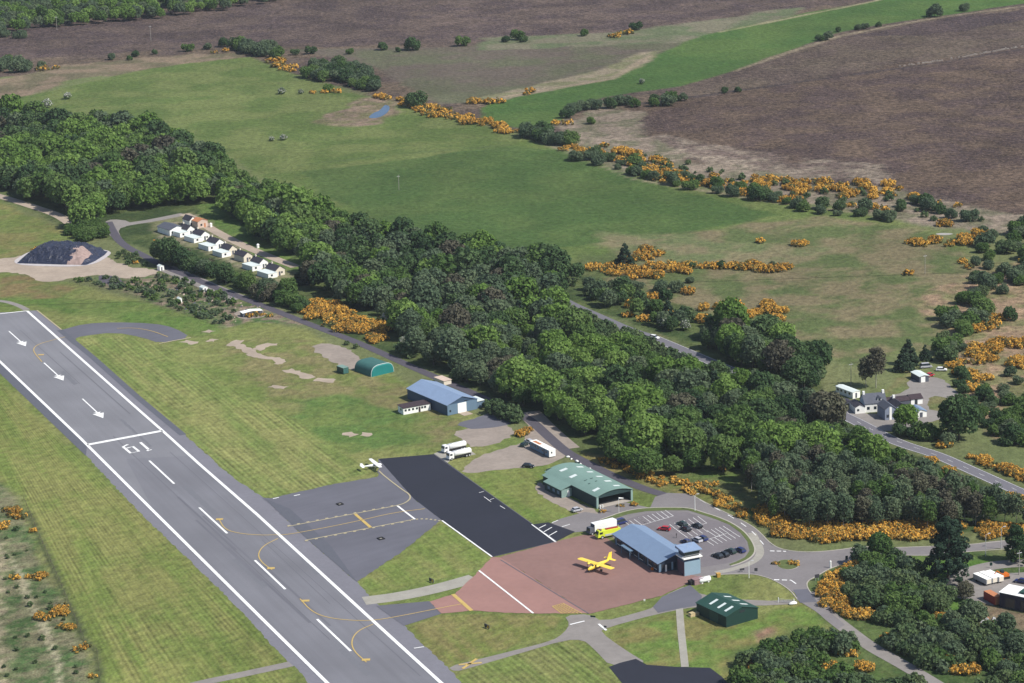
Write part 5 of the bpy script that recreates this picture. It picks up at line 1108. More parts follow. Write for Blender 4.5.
# --- allotment sheds
for c, lb, w_ in (((203,292.5),'white garden hut upright on the rubble ground above the long shed',2.6),((179,303.5),'tiny white hut low on the rubble ground above the taxiway loop',1.6),((160,271),'small cream hut at the end of the pale gravel road',2.2)):
    t = frame('garden_hut', c, 35, lb, 'hut'); gable(t, w_, w_*1.2, 2.1, 2.7, m_wpaint, m_sky, over=.1); pane(t, 'door', m_slate, w_*.3, w_*.6, .05, 1.7, 0)
t = frame('long_shed', (243,317.5), 26, 'long low white roofed shed beside the gorse and dark road', 'shed'); gable(t, 9, 3.2, 1.9, 2.4, m_slate, m_wpaint, over=.15); pane(t, 'door', m_glass, 1, 2.2, .05, 1.6, 0); pane(t, 'door', m_glass, 6.5, 7.6, .05, 1.6, 0)
# --- farm
def fr_(name, px, deg, lb, cat, group=None): return frame(name, px, deg, lb, cat, group)
t = fr_('mobile_home', (852.8,399), 30, 'long pale mobile home left of the white farmhouse', 'mobile home'); gable(t, 3.4, 10.5, 2.6, 2.95, m_wpaint, m_sky, over=.15); pane(t, 'door', m_slate, 1.2, 2.0, .2, 2.1, 0)
for y in (1.5, 4, 6.5, 8.6): pane_x(t, 'window', m_glass, y, y+1.1, 1.2, 2.0, 0)
t = fr_('farmhouse', (865,412.8), 9, 'white farmhouse with grey slate roof and a dormer window', 'farmhouse')
def ridge_x(root, W, D, eave, ridge, mw, mr, over=.25):      # ridge parallel to the front
    w_ = MB(); vs = [(0, 0, 0), (0, D, 0), (0, D, eave-.1), (0, D/2, ridge-.14), (0, 0, eave-.1)]; vs += [(W, y, z) for _, y, z in vs]
    w_.add(vs, [(0, 1, 2, 3, 4), (5, 9, 8, 7, 6), (0, 4, 9, 5), (1, 6, 7, 2)]); w_.build('wall', mw, root); rf = MB(); s_ = (ridge-eave)/(D/2)
    rf.hexa([(-over, -over, eave-over*s_-.12), (W+over, -over, eave-over*s_-.12), (W+over, D/2, ridge-.12), (-over, D/2, ridge-.12)], [(-over, -over, eave-over*s_), (W+over, -over, eave-over*s_), (W+over, D/2, ridge), (-over, D/2, ridge)])
    rf.hexa([(-over, D/2, ridge-.12), (W+over, D/2, ridge-.12), (W+over, D+over, eave-over*s_-.12), (-over, D+over, eave-over*s_-.12)], [(-over, D/2, ridge), (W+over, D/2, ridge), (W+over, D+over, eave-over*s_), (-over, D+over, eave-over*s_)])
    return rf.build('roof', mr, root)
rf = ridge_x(t, 8.2, 6.6, 3.6, 6.4, m_wpaint, m_slate)
MB().box(0, .8, 2.9, 3.7, 5.9, 7.3).build('chimney', m_wpaint, rf); MB().box(7.4, 8.2, 2.9, 3.7, 5.9, 7.3).build('chimney', m_wpaint, rf)
dm = MB(); dm.box(5.0, 6.4, .6, 2.4, 3.8, 5.1); d_ = dm.build('dormer', m_wpaint, rf); pane(d_, 'window', m_glass, 5.25, 6.15, 4.1, 4.9, .6); MB().hexa([(4.8,.4,5.1),(6.6,.4,5.1),(6.6,2.8,5.1),(4.8,2.8,5.1)], [(5.6,.4,5.7),(5.8,.4,5.7),(5.8,2.8,5.7),(5.6,2.8,5.7)]).build('roof', m_slate, d_)
pane(t, 'door', m_glass, 6.2, 7.2, .05, 2.2, 0)
for x in (.8, 3.4): pane(t, 'window', m_glass, x, x+1, 1.1, 2.2, 0)
t = fr_('lean_to', (855.3,414), 9, 'single storey white extension left of the farmhouse with a dark roof', 'extension'); gable(t, 3.7, 7.5, 2.6, 3.5, m_wpaint, m_darkslate, over=.15); pane(t, 'window', m_glass, .7, 1.5, 1, 1.8, 0)
t = fr_('outbuilding', (845,408), 20, 'low dark shed between the mobile home and the farmhouse', 'outbuilding'); gable(t, 3.6, 4.5, 1.9, 2.5, m_slate, m_darkslate, over=.1); pane(t, 'door', m_glass, 1, 2, .05, 1.6, 0)
t = fr_('stone_house', (885,420.5), 14, 'grey house with twin grey roofs and a narrow white gable right of the farmhouse', 'house'); m_stone = mat('grey_harl', alb(146,156,176), .9, var=.1)
gable(t, 4.4, 7.5, 4.2, 5.8, m_stone, m_slate, over=.2)
a_ = MB(); o = a_.box(4.45, 8.6, .8, 9, 0, 4.2).build('second_wing', m_stone, t); rf = MB(); rf.hexa([(4.62,.5,4.1),(6.5,.5,5.7),(6.5,9.2,5.7),(4.62,9.2,4.1)], [(4.62,.5,4.25),(6.5,.5,5.85),(6.5,9.2,5.85),(4.62,9.2,4.25)]).hexa([(6.5,.5,5.7),(8.9,.5,4.0),(8.9,9.2,4.0),(6.5,9.2,5.7)], [(6.5,.5,5.85),(8.9,.5,4.15),(8.9,9.2,4.15),(6.5,9.2,5.85)]).build('roof', m_darkslate, o)
pane(t, 'window', m_glass, .6, 1.5, 1.0, 2.1, 0); pane(t, 'window', m_glass, 2.8, 3.7, 1.0, 2.1, 0); pane(t, 'white_gable', m_wpaint, 1.7, 2.6, .05, 4.8, 0, -.12); MB().box(6.1, 6.9, 7.4, 8.2, 5.2, 6.8).build('chimney', m_wpaint, t)
t = fr_('byre', (911,405), 14, 'long low farm building with brownish roof and a white end wall', 'barn'); ridge_x(t, 4.6, 5, 2.3, 3.4, m_wpaint, m_brownroof); MB().box(-12, -.28, 0, 5, 0, 2.0).build('wing', m_slate, t); MB().hexa([(-12.2,-.2,2.0),(-.28,-.2,2.0),(-.28,5.2,2.0),(-12.2,5.2,2.0)], [(-12.2,1.5,2.9),(-.28,1.5,2.9),(-.28,3.5,2.9),(-12.2,3.5,2.9)]).build('wing_roof', m_brownroof, t); pane(t, 'door', m_glass, 1.5, 2.6, .05, 2.0, 0)
t = fr_('outbuilding', (916,418), 14, 'small shed with a blue roof in the farm yard', 'outbuilding'); gable(t, 4.2, 6.5, 2.3, 3.1, m_wpaint, m_blueroof, over=.2); pane(t, 'door', m_slate, 1.5, 2.6, .05, 1.9, 0)
t = fr_('farm_shed', (919.5,382.8), 18, 'dark walled shed with a pale roof above the farm yard', 'shed'); gable(t, 3.9, 7.2, 2.5, 2.9, m_slate, m_sky, over=.2); pane(t, 'door', m_wpaint, .6, 2.4, .05, 2.2, 0)
# --- yard at the right edge
m_dkwall = mat('dark_workshop_wall', alb(58,54,70), .8, var=.1)
t = frame('workshop', (999.3,606.9), -37, 'dark walled workshop with a white roof at the right edge', 'workshop')
MB().box(0, 12, 0, 6.5, 0, 4.6).build('wall', m_dkwall, t); MB().hexa([(-.2,-.2,4.6),(12.2,-.2,4.6),(12.2,6.7,4.9),(-.2,6.7,4.9)], [(-.2,-.2,4.75),(12.2,-.2,4.75),(12.2,6.7,5.05),(-.2,6.7,5.05)]).build('roof', m_wpaint, t)
pane(t, 'door', m_glass, 2, 5, .05, 3.4, 0); pane(t, 'door', m_glass, 7, 10, .05, 3.4, 0); MB().box(5.6, 9, 1.5, 5, 5.06, 5.5).build('roof_box', m_darkgreen2, t)
t = frame('shipping_container', None, 23.5, 'red shipping container with a long shadow beside the workshop', 'container', world=(141.0, 752.0)); MB().box(0, 2.4, 0, 6.1, .1, 2.6).build('body', m_redp, t); pane(t, 'door', m_redroof, .1, 1.15, .2, 2.5, 0); pane(t, 'door', m_redroof, 1.25, 2.3, .2, 2.5, 0); MB().box(.1, 2.3, .1, 6.0, 0, .1).build('base', m_black, t); MB().box(.02, 2.38, .02, 6.08, 2.6, 2.66).build('roof', m_redroof, t)
for c, lb in (((986.5,586.5),'white topped box trailer, lowest left of the three in the yard'),((992.5,585),'white topped box trailer, middle of the three in the yard'),((998.8,584),'white topped box trailer, rightmost of the three in the yard')):
    t = frame('box_trailer', c, 28, lb, 'trailer', 'box trailers in the yard'); MB().box(0, 1.9, 0, 6.6, .6, 2.1).build('body', m_metal, t); MB().box(-.04, 1.94, -.04, 6.64, 2.1, 2.22).build('roof', m_wpaint, t); pane(t, 'door', m_cream, .15, 1.75, .7, 2.0, 0)
    for (x, y) in ((.1,1.6),(1.8,1.6),(.1,4.9),(1.8,4.9)): MB().bar((x-.12, y, .36), (x+.12, y, .36), .36, 10).build('wheel', m_black, t)
def digger(px, deg, lb):
    t = frame('excavator', px, deg, lb, 'excavator'); MB().box(-1.5, 1.5, -1.1, -.6, 0, .8).box(-1.5, 1.5, .6, 1.1, 0, .8).build('track', m_black, t); MB().box(-1.3, .9, -1.0, 1.0, .85, 1.7).build('body', m_orange, t)
    MB().box(.0, .9, -.95, 0, 1.7, 2.7).build('cab', m_glass, t); a_ = MB().bar((.8, .4, 1.6), (2.8, .4, 3.1), .16, 6).bar((2.8, .4, 3.1), (4.0, .4, 1.5), .13, 6).build('arm', m_orange, t); MB().box(3.7, 4.4, .0, .8, .8, 1.5).build('bucket', m_metal, a_)
digger((1004,578.5), 200, 'orange excavator parked beside the white topped trailers')
for c, lb, m_ in (((972,617),'heap of scrap and pale sand below the yard',m_gravp),((992,622),'heap of rubble and scrap beside the bushes below the workshop',m_metal)):
    x, y = G(*c); mb = MB()
    for k in range(26):
        a = random.uniform(0, 6.28); r_ = random.random()**.6*3.2; s_ = random.uniform(.25, .8); z = max(0, .9-r_*.25)
        cx_, cy_ = r_*math.cos(a), r_*math.sin(a); mb.hexa([(cx_-s_, cy_-s_*.7, 0), (cx_+s_, cy_-s_*.6, 0), (cx_+s_*.8, cy_+s_, 0), (cx_-s_, cy_+s_*.8, 0)], [(cx_-s_*.5, cy_-s_*.4, z+s_*.5), (cx_+s_*.5, cy_-s_*.3, z+s_*.6), (cx_+s_*.4, cy_+s_*.5, z+s_*.4), (cx_-s_*.5, cy_+s_*.3, z+s_*.6)], k % 3)
    o = mb.build('scrap_heap', [m_, m_metal, m_redroof], None, (x, y, 0)); tag(o, lb, 'heap')
# --- tyre-covered heap
def heap():
    ax_, ay_ = G(16.4, 262); t = empty('stockpile', (ax_, ay_, 0), R(-14), 'large black sheeted stockpile weighted with tyres on the pale gravel', 'stockpile')
    n, m_ = 60, 36; vs = []; fs = []; LX, LY = 37.5, 28.0
    for j in range(m_+1):
        for i in range(n+1):
            u, v = i/n, j/m_; x = u*LX; y = -3+v*LY; a = abs(2*u-1); b = abs(2*v-1); e = min((1-a)*LX/2/8.5, (1-b)*LY/2/8.0, 1); rr = (a**3.4+b**3.4)
            h = 6.6*min(1, max(0, e))**.85*max(0, 1-rr**2*.25)*(1-.22*a**1.5); h += (vnoise(np.array([x*.5]), np.array([y*.5]))[0]-.5)*.9*min(1, h); h += (vnoise(np.array([x*1.6+9]), np.array([y*1.6]))[0]-.5)*.35*min(1, h)
            cx_ = LX/2+(x-LX/2)*(1-.10*max(0, b-.4)); vs.append((cx_, y, max(-.05, h)))
    mi = []
    for j in range(m_):
        for i in range(n): fs.append((j*(n+1)+i, j*(n+1)+i+1, (j+1)*(n+1)+i+1, (j+1)*(n+1)+i))
    bl = [k for k in fs if not (k[0] % (n+1) > 44+2*math.sin(k[0]*.7) and k[0] % (n+1) < 55 and k[0]//(n+1) < 17)]; op = [k for k in fs if k not in set(bl)]
    m_tarp = mat('black_sheeting', alb(44,50,72), .5, var=.35, scale=1.2, spec=.5); m_salt = mat('exposed_pile', alb(168,146,140), .95, var=.2, scale=.8, var2=.15, scale2=.3)
    mb = MB(); mb.add(vs, bl, 0, False); mb.build('sheeting', m_tarp, t); mb = MB(); mb.add(vs, op, 0, False); mb.build('exposed_end', m_salt, t)
    ty = MB()
    for k in range(420):
        i = random.randrange(3, n-2); j = random.randrange(2, m_-1); v = vs[j*(n+1)+i]
        if i > 42 and j < 17: continue
        if v[2] < .6: continue
        s_ = .34; nn = 7; pts = [(v[0]+s_*math.cos(a)*1.0, v[1]+s_*math.sin(a), v[2]+.05) for a in [2*math.pi*q/nn for q in range(nn)]]; pt2 = [(p[0]*.5+v[0]*.5, p[1]*.5+v[1]*.5, v[2]+.3) for p in pts]
        ty.add(pts+pt2, [(q, (q+1) % nn, nn+(q+1) % nn, nn+q) for q in range(nn)])
    o = ty.build('weight_tyres', mat('dusty_tyre', alb(84,88,104), .9, var=.3, scale=2), t); o['kind'] = 'stuff'
    sk = MB(); edge = []
    for k in range(40):
        a = 2*math.pi*k/40; c_, s_ = math.cos(a), math.sin(a); q = (abs(c_)**3.4+abs(s_)**3.4)**(-1/3.4); edge.append((LX/2+q*c_*(LX/2-.5), -3+LY/2+q*s_*(LY/2-.5), q))
    nv = len(edge); sk.add([(x, y, .10) for x, y, q in edge]+[(LX/2+(x-LX/2)*1.16, -3+LY/2+(y+3-LY/2)*1.30, .10) for x, y, q in edge], [(k, (k+1) % nv, nv+(k+1) % nv, nv+k) for k in range(nv)]); sk.build('edge_lining', mat('grey_white_lining', alb(206,200,200), .8, var=.1), t)
heap()

# ================================================================== VEHICLES AND AIRCRAFT
def paint(name, c, rough=.35): return mat(name, c, rough, var=.03, spec=.5)
m_blk = paint('black_car_paint', (.012,.013,.018)); m_whp = paint('white_vehicle_paint', (.78,.78,.78), .45); m_redc = paint('red_car_paint', (.42,.02,.03)); m_navy = paint('navy_car_paint', (.02,.03,.12)); m_sil = paint('silver_car_paint', (.42,.42,.46)); m_grnc = paint('dark_green_car_paint', (.015,.035,.03)); m_brn = paint('bronze_car_paint', (.20,.13,.12))
m_hi = paint('bright_yellow_green_paint', (.62,.70,.05), .45); m_yela = paint('yellow_aircraft_paint', (.86,.60,.07), .4)
def wheels(t, xs, hw, r, wd=.24):
    for x in xs:
        for s in (-1, 1):
            w_ = MB().bar((x, s*(hw-wd/2)-wd/2, r), (x, s*(hw-wd/2)+wd/2, r), r, 12, smooth=True).build('wheel', m_black, t)
            MB().bar((x, s*(hw+.01)-.02, r), (x, s*(hw+.01)+.02, r), r*.55, 8).build('hub', m_metal, w_)
def car(px, deg, m, label, group='cars in the car park', L=4.3, van=False):
    x, y = G(*px); t = empty('van' if van else 'car', (x, y, .1), R(deg), label, 'van' if van else 'car', group); h = L/2; W = .9
    b = MB(); H1 = .95 if not van else 1.1
    b.hexa([(-h, -W*.95, .32), (h, -W*.9, .32), (h, W*.9, .32), (-h, W*.95, .32)], [(-h+.05, -W, .8), (h-.1, -W*.92, .66), (h-.1, W*.92, .66), (-h+.05, W, .8)])
    b.hexa([(-h+.05, -W, .8), (h-.1, -W*.92, .66), (h-.1, W*.92, .66), (-h+.05, W, .8)], [(-h+.12, -W*.94, H1), (h-.55, -W*.86, H1-.12), (h-.55, W*.86, H1-.12), (-h+.12, W*.94, H1)])
    b.build('body', m, t); rh = 1.46 if not van else 2.0; x0, x1 = (-h+.25, .75) if not van else (-h+.15, h-1.0)
    b = MB(); b.hexa([(x0, -W*.9, H1-.02), (x1+.35, -W*.84, H1-.14), (x1+.35, W*.84, H1-.14), (x0, W*.9, H1-.02)], [(x0+.35, -W*.74, rh-.05), (x1-.3, -W*.74, rh-.05), (x1-.3, W*.74, rh-.05), (x0+.35, W*.74, rh-.05)]); b.build('windows', m_glass, t)
    MB().hexa([(x0+.34, -W*.75, rh-.05), (x1-.28, -W*.75, rh-.05), (x1-.28, W*.75, rh-.05), (x0+.34, W*.75, rh-.05)], [(x0+.45, -W*.66, rh+.02), (x1-.4, -W*.66, rh+.02), (x1-.4, W*.66, rh+.02), (x0+.45, W*.66, rh+.02)]).build('roof', m, t)
    for s in (-1, 1): MB().box(h-.14, h-.02, s*W*.62-.16, s*W*.62+.16, .52, .68).build('headlight', m_sky, t)
    wheels(t, (-h+.8, h-.85), W, .33); return t
car((664,530.5), 155, m_redc, 'red car alone beside the terminal roof')
car((682,525.5), 125, m_grnc, 'dark green car behind another dark car near the red one'); car((685.5,530.5), 125, m_blk, 'black car in front of the dark green one near the red car'); car((697,527.5), 125, m_blk, 'black car parked alone right of the dark pair')
car((686,543.5), 125, m_navy, 'car half hidden behind the control tower roof'); car((696.8,541.5), 125, m_sil, 'silver car with orange tail beside the blue car'); car((702.3,540), 125, m_navy, 'bright blue car in the middle row by the tower')
car((717.5,557.5), 127, m_blk, 'leftmost black car in the row of four near the roundabout'); car((723.5,556), 127, m_blk, 'second dark car from the left in the row of four'); car((730.5,553), 127, m_grnc, 'third car from the left in the row of four, dark green'); car((739.8,551.8), 127, m_navy, 'rightmost car of the row of four, dark navy')
car((528.5,467.5), -20, m_blk, 'black car on the gravel yard below the long white cabin', None); car((524.5,446), 60, m_grnc, 'dark car beside the bushes at the left end of the long white cabin', None); car((529,443), 120, m_sil, 'silver car close behind the long white cabin', None)
car((654.5,338.6), -42, m_whp, 'white car driving on the lane through the wood', None)
car((930,376.5), 40, m_redc, 'red car beside the dark farm shed', None, 3.8); car((941.5,371), -10, m_whp, 'white car on the grass above the farm track', None); car((926,368), 10, m_sil, 'pale vehicle half hidden behind the farm shed', None, 4.8, True)
car((1021,583), 150, m_navy, 'dark blue car at the right edge above the workshop', None); car((968,612), 30, m_sil, 'grey car among the bushes below the yard track', None); car((620.5,524.5), 35, m_navy, 'dark blue van behind the bright yellow green fire engine', None, 5.0, True)
car((577,511.5), 30, m_sil, 'silver car beside the side extension of the open fronted hangar', None, 3.8)
car((988,626), 100, m_whp, 'white car half hidden by bushes below the workshop', None)
def tanker(px, deg, label):
    x, y = G(*px); t = empty('fuel_tanker', (x, y, .06), R(deg), label, 'fuel tanker', 'white fuel tankers by the apron')
    MB().box(-4.6, 4.4, -.9, .9, .55, .95).build('chassis', m_black, t); mb = MB(); mb.loft([(-4.7, .9, .62, 1.95), (-4.6, 1.2, .92, 1.95), (2.3, 1.2, .92, 1.95), (2.4, .9, .62, 1.95)], 16, power=.75); tk = mb.build('tank', m_whp, t)
    for xx in (-3.4, -1.2, 1.0): MB().bar((xx, 0, 2.8), (xx, 0, 3.0), .35, 8).build('hatch', m_metal, tk)
    c = MB(); c.hexa([(2.65, -1.15, .6), (4.7, -1.15, .6), (4.7, 1.15, .6), (2.65, 1.15, .6)], [(2.7, -1.1, 2.75), (4.35, -1.05, 2.75), (4.35, 1.05, 2.75), (2.7, 1.1, 2.75)]); c_ = c.build('cab', m_whp, t)
    MB().hexa([(4.56, -1.0, 1.75), (4.72, -1.0, 1.75), (4.72, 1.0, 1.75), (4.56, 1.0, 1.75)], [(4.36, -.95, 2.5), (4.5, -.95, 2.5), (4.5, .95, 2.5), (4.36, .95, 2.5)]).build('windscreen', m_glass, c_)
    for s in (-1, 1): MB().box(3.3, 4.2, s*1.16-.02, s*1.16+.02, 1.75, 2.4).build('side_window', m_glass, c_)
    wheels(t, (-3.7, -2.6, 3.6), 1.15, .5, .35)
tanker((459,457.8), 212, 'front white fuel tanker at the corner of the black apron'); tanker((454,450.8), 212, 'rear white fuel tanker behind the other at the black apron')
def lorry():
    x, y = G(601.5, 532); t = empty('lorry', (x, y, .06), R(210), 'white box lorry with a cab end coloured dark for shade parked beside the fire engine', 'lorry')
    MB().box(-5.2, 3.3, -1.25, 1.25, 1.0, 3.5).build('box_body', m_whp, t); MB().box(-5.1, 5.0, -.8, .8, .6, .98).build('chassis', m_black, t)
    MB().box(3.31, 3.36, -1.2, 1.2, 1.0, 3.4).build('front_panel', m_slate, t); c_ = MB().hexa([(3.5, -1.15, .6), (5.2, -1.15, .6), (5.2, 1.15, .6), (3.5, 1.15, .6)], [(3.5, -1.1, 2.5), (4.9, -1.05, 2.5), (4.9, 1.05, 2.5), (3.5, 1.1, 2.5)]).build('cab', m_slate, t)  # shade of the left end put into the dark panel and cab colour
    MB().box(4.95, 5.12, -.95, .95, 1.6, 2.3).build('windscreen', m_glass, c_); wheels(t, (-4.1, -3.0, 4.2), 1.2, .5, .35)
lorry()
def fire_engine():
    x, y = G(608, 537); t = empty('fire_engine', (x, y, .06), R(205), 'bright yellow green airport fire engine next to the terminal', 'fire engine')
    MB().hexa([(-4.2, -1.2, .8), (2.0, -1.2, .8), (2.0, 1.2, .8), (-4.2, 1.2, .8)], [(-4.1, -1.1, 2.7), (2.0, -1.1, 2.7), (2.0, 1.1, 2.7), (-4.1, 1.1, 2.7)]).build('body', m_hi, t)
    c_ = MB().hexa([(2.05, -1.2, .7), (4.2, -1.15, .7), (4.2, 1.15, .7), (2.05, 1.2, .7)], [(2.05, -1.1, 2.8), (3.7, -1.0, 2.8), (3.7, 1.0, 2.8), (2.05, 1.1, 2.8)]).build('cab', m_hi, t)
    MB().hexa([(3.98, -1.0, 1.7), (4.14, -1.0, 1.7), (4.14, 1.0, 1.7), (3.98, 1.0, 1.7)], [(3.76, -.9, 2.55), (3.9, -.9, 2.55), (3.9, .9, 2.55), (3.76, .9, 2.55)]).build('windscreen', m_glass, c_)
    for s in (-1, 1): MB().box(2.4, 3.5, s*1.14-.04, s*1.14+.04, 1.7, 2.4).build('side_window', m_glass, c_); MB().box(-3.8, 1.6, s*1.2-.03, s*1.2+.03, .9, 1.5).build('locker', m_metal, t)
    MB().box(-3.6, .8, -.5, .5, 2.7, 2.95).build('roof_deck', m_redp, t); MB().bar((2.4, 0, 2.8), (2.4, 0, 3.1), .15, 8).bar((2.4, 0, 3.1), (3.9, 0, 3.3), .09, 6).build('water_cannon', m_redp, t); MB().box(2.7, 3.0, -.8, .8, 2.8, 2.95).build('light_bar', m_navy, t); wheels(t, (-2.8, 2.6), 1.22, .6, .4)
fire_engine()
def wing_mb(span, c0, c1, x, z, th=.14, dih=0.0, sweep=0):
    mb = MB(); n = 6
    def sec(y, c):
        zz_ = z+abs(y)*dih; xx = x-abs(y)*sweep
        return [(xx+c*.5, y, zz_), (xx+c*.25, y, zz_+th*c*.45), (xx-c*.2, y, zz_+th*c*.35), (xx-c*.5, y, zz_), (xx-c*.2, y, zz_-th*c*.2), (xx+c*.3, y, zz_-th*c*.22)]
    ys = [(-span/2, c1*.8), (-span/2+.4, c1), (0, c0), (span/2-.4, c1), (span/2, c1*.8)]; vs = []
    for y, c in ys: vs += sec(y, c)
    fs = [(i*n+k, i*n+(k+1) % n, (i+1)*n+(k+1) % n, (i+1)*n+k) for i in range(4) for k in range(n)]+[tuple(range(n))[::-1], tuple(range(4*n, 5*n))]
    return mb.add(vs, fs)
def fin_mb(x0, x1, x2, x3, z0, z1, th=.08):   # base x0..x1, top x2..x3
    mb = MB(); vs = []
    for y in (-th, th): vs += [(x0, y, z0), (x1, y, z0), (x3, y*.5, z1), (x2, y*.5, z1)]
    return mb.add(vs, [(0, 1, 2, 3), (7, 6, 5, 4), (0, 4, 5, 1), (1, 5, 6, 2), (2, 6, 7, 3), (3, 7, 4, 0)])
def propeller(parent, x, y, z, r, m=m_blk):
    p = MB().bar((x, y, z), (x+.25, y, z), .13, 8, .05); 
    for s in (-1, 1): p.box(x+.08, x+.12, y-.07, y+.07, min(z, z+s*r), max(z, z+s*r))
    return p.build('propeller', m, parent)
def islander():
    x, y = G(597.4, 570.3); t = empty('twin_engine_aircraft', (x-.2, y+.2, .1), R(224), 'yellow twin engined high winged aircraft on the red apron', 'aircraft')
    f = MB().loft([(3.9, .12, .14, 1.15), (3.6, .32, .36, 1.18), (2.6, .55, .58, 1.30), (1.4, .60, .72, 1.45), (-1.6, .60, .70, 1.48), (-4.2, .34, .42, 1.65), (-6.6, .10, .20, 1.85)], 14, power=.8); f_ = f.build('fuselage', m_yela, t)
    MB().hexa([(1.75, -.5, 1.6), (2.75, -.42, 1.55), (2.75, .42, 1.55), (1.75, .5, 1.6)], [(1.6, -.46, 2.16), (1.95, -.4, 2.12), (1.95, .4, 2.12), (1.6, .46, 2.16)]).build('windscreen', m_glass, f_)
    for s in (-1, 1):
        for xx in (1.0, .1, -.8, -1.6): MB().box(xx-.26, xx+.26, s*.60-.02, s*.60+.02, 1.55, 1.85).build('cabin_window', m_glass, f_)
    wing_mb(14.6, 2.03, 2.03, .25, 2.22).build('wing', m_yela, t)
    for s in (-1, 1):
        e = MB().loft([(2.1, .18, .18, 2.1), (1.8, .38, .34, 2.1), (.6, .40, .36, 2.05), (-.8, .2, .15, 2.1)], 10); e.v = [(a, b+s*1.9, c) for a, b, c in e.v]; e_ = e.build('engine', m_yela, t); propeller(e_, 2.1, s*1.9, 2.1, 1.0)
        g_ = MB().bar((.2, s*1.9, 1.9), (-.2, s*1.8, .35), .11, 6).build('main_gear', m_yela, t); MB().bar((-.2, s*1.8-.3, .3), (-.2, s*1.8+.3, .3), .3, 10).build('wheel', m_black, g_)
    g_ = MB().bar((3.1, 0, 1.0), (3.2, 0, .3), .06, 6).build('nose_gear', m_metal, t); MB().bar((3.2, -.1, .25), (3.2, .1, .25), .25, 10).build('wheel', m_black, g_)
    fin_mb(-6.7, -4.6, -7.0, -5.7, 1.9, 4.1, .09).build('tail_fin', m_yela, t); wing_mb(4.7, 1.25, 1.1, -6.1, 1.95, .10).build('tailplane', m_yela, t)
islander()
def cessna():
    x, y = G(375.5, 468.6); t = empty('light_aircraft', (x, y, .02), R(22), 'small white high winged aircraft parked at the corner of the black apron', 'aircraft')
    f_ = MB().loft([(2.3, .22, .22, 1.15), (2.1, .45, .42, 1.15), (.9, .55, .56, 1.25), (-.9, .52, .55, 1.3), (-3.0, .2, .28, 1.4), (-5.2, .06, .12, 1.5)], 12, power=.85).build('fuselage', m_whp, t)
    MB().hexa([(.55, -.48, 1.5), (1.1, -.42, 1.45), (1.1, .42, 1.45), (.55, .48, 1.5)], [(.3, -.44, 1.98), (.5, -.4, 1.95), (.5, .4, 1.95), (.3, .44, 1.98)]).build('windscreen', m_glass, f_)
    for s in (-1, 1): MB().box(-.8, .4, s*.54-.02, s*.54+.02, 1.35, 1.75).build('cabin_window', m_glass, f_); MB().bar((.2, s*.5, 1.0), (.1, s*2.4, 2.0), .05, 5).build('strut', m_whp, t); g_ = MB().bar((-.3, s*.4, .9), (-.3, s*1.2, .3), .05, 5).build('main_gear', m_whp, t); MB().bar((-.3, s*1.2-.08, .24), (-.3, s*1.2+.08, .24), .24, 10).build('wheel', m_black, g_)
    wing_mb(11.0, 1.65, 1.3, .05, 2.05).build('wing', m_whp, t); propeller(f_, 2.3, 0, 1.15, .95); g_ = MB().bar((1.7, 0, .9), (1.8, 0, .25), .05, 5).build('nose_gear', m_whp, t); MB().bar((1.8, -.07, .2), (1.8, .07, .2), .2, 10).build('wheel', m_black, g_)
    fin_mb(-5.4, -4.0, -5.7, -4.9, 1.5, 2.75, .06).build('tail_fin', m_whp, t); wing_mb(3.5, 1.1, .8, -4.9, 1.55, .1).build('tailplane', m_whp, t)
cessna()

# ================================================================== SMALL THINGS
def small(name, px, mb, mats, label, cat, rz=0, group=None, z=0.0):
    x, y = G(*px); o = mb.build(name, mats, None, (x, y, z), rz); return tag(o, label, cat, group)
# fenced tank compound by the tower
small('gas_tank', (704.5,582.5), MB().loft([(-2.2,.3,.3,1.0),(-1.9,.85,.85,1.0),(1.9,.85,.85,1.0),(2.2,.3,.3,1.0)], 14).box(-1.4,-1.0,-.6,.6,0,.5).box(1.0,1.4,-.6,.6,0,.5), m_whp, 'white cylindrical gas tank beside the terminal tower', 'tank', R(30))
small('storage_cage', (697.5,583.5), MB().box(-1.7,1.7,-1,1,0,1.7).box(-1.8,1.8,-1.1,1.1,1.7,1.8), mat('pinkish_timber', alb(160,130,132), .9, var=.2, scale=3), 'pinkish timber enclosure between the gas tank and dark bin', 'enclosure', R(30))
small('waste_bin', (691.5,584.5), MB().hexa([(-.7,-.6,.1),(.7,-.6,.1),(.7,.6,.1),(-.7,.6,.1)], [(-.9,-.8,1.3),(.9,-.8,1.3),(.9,.8,1.3),(-.9,.8,1.3)]).box(-.95,.95,-.85,.85,1.3,1.42), m_black, 'black wheeled waste bin at the corner of the red apron', 'bin', R(30))
small('planter', (718.3,577), MB().hexa([(-.5,-.5,0),(.5,-.5,0),(.5,.5,0),(-.5,.5,0)], [(-.6,-.6,1.2),(.6,-.6,1.2),(.6,.6,1.2),(-.6,.6,1.2)]).box(-.62,.62,-.62,.62,1.2,1.3), mat('yellow_box_paint', alb(214,168,84), .7), 'small yellow grit box on the grass edge by the tower', 'grit box', R(20))
small('pallet_stack', (692.5,616), MB().box(-1.2,1.2,-.8,.8,0,.5).box(-.9,.6,-.6,.8,.5,1.1).box(.7,2.0,-.7,.5,0,.9), mat('raw_timber', alb(206,188,146), .9, var=.2, scale=3), 'stack of pale pallets at the left side of the dark green shed', 'pallets', R(30))
rb = MB()
pa = [G(*q) for q in [(150,285),(200,288),(262,306),(262,316),(228,324),(170,304)]]; xs_ = [p[0] for p in pa]; ys_ = [p[1] for p in pa]
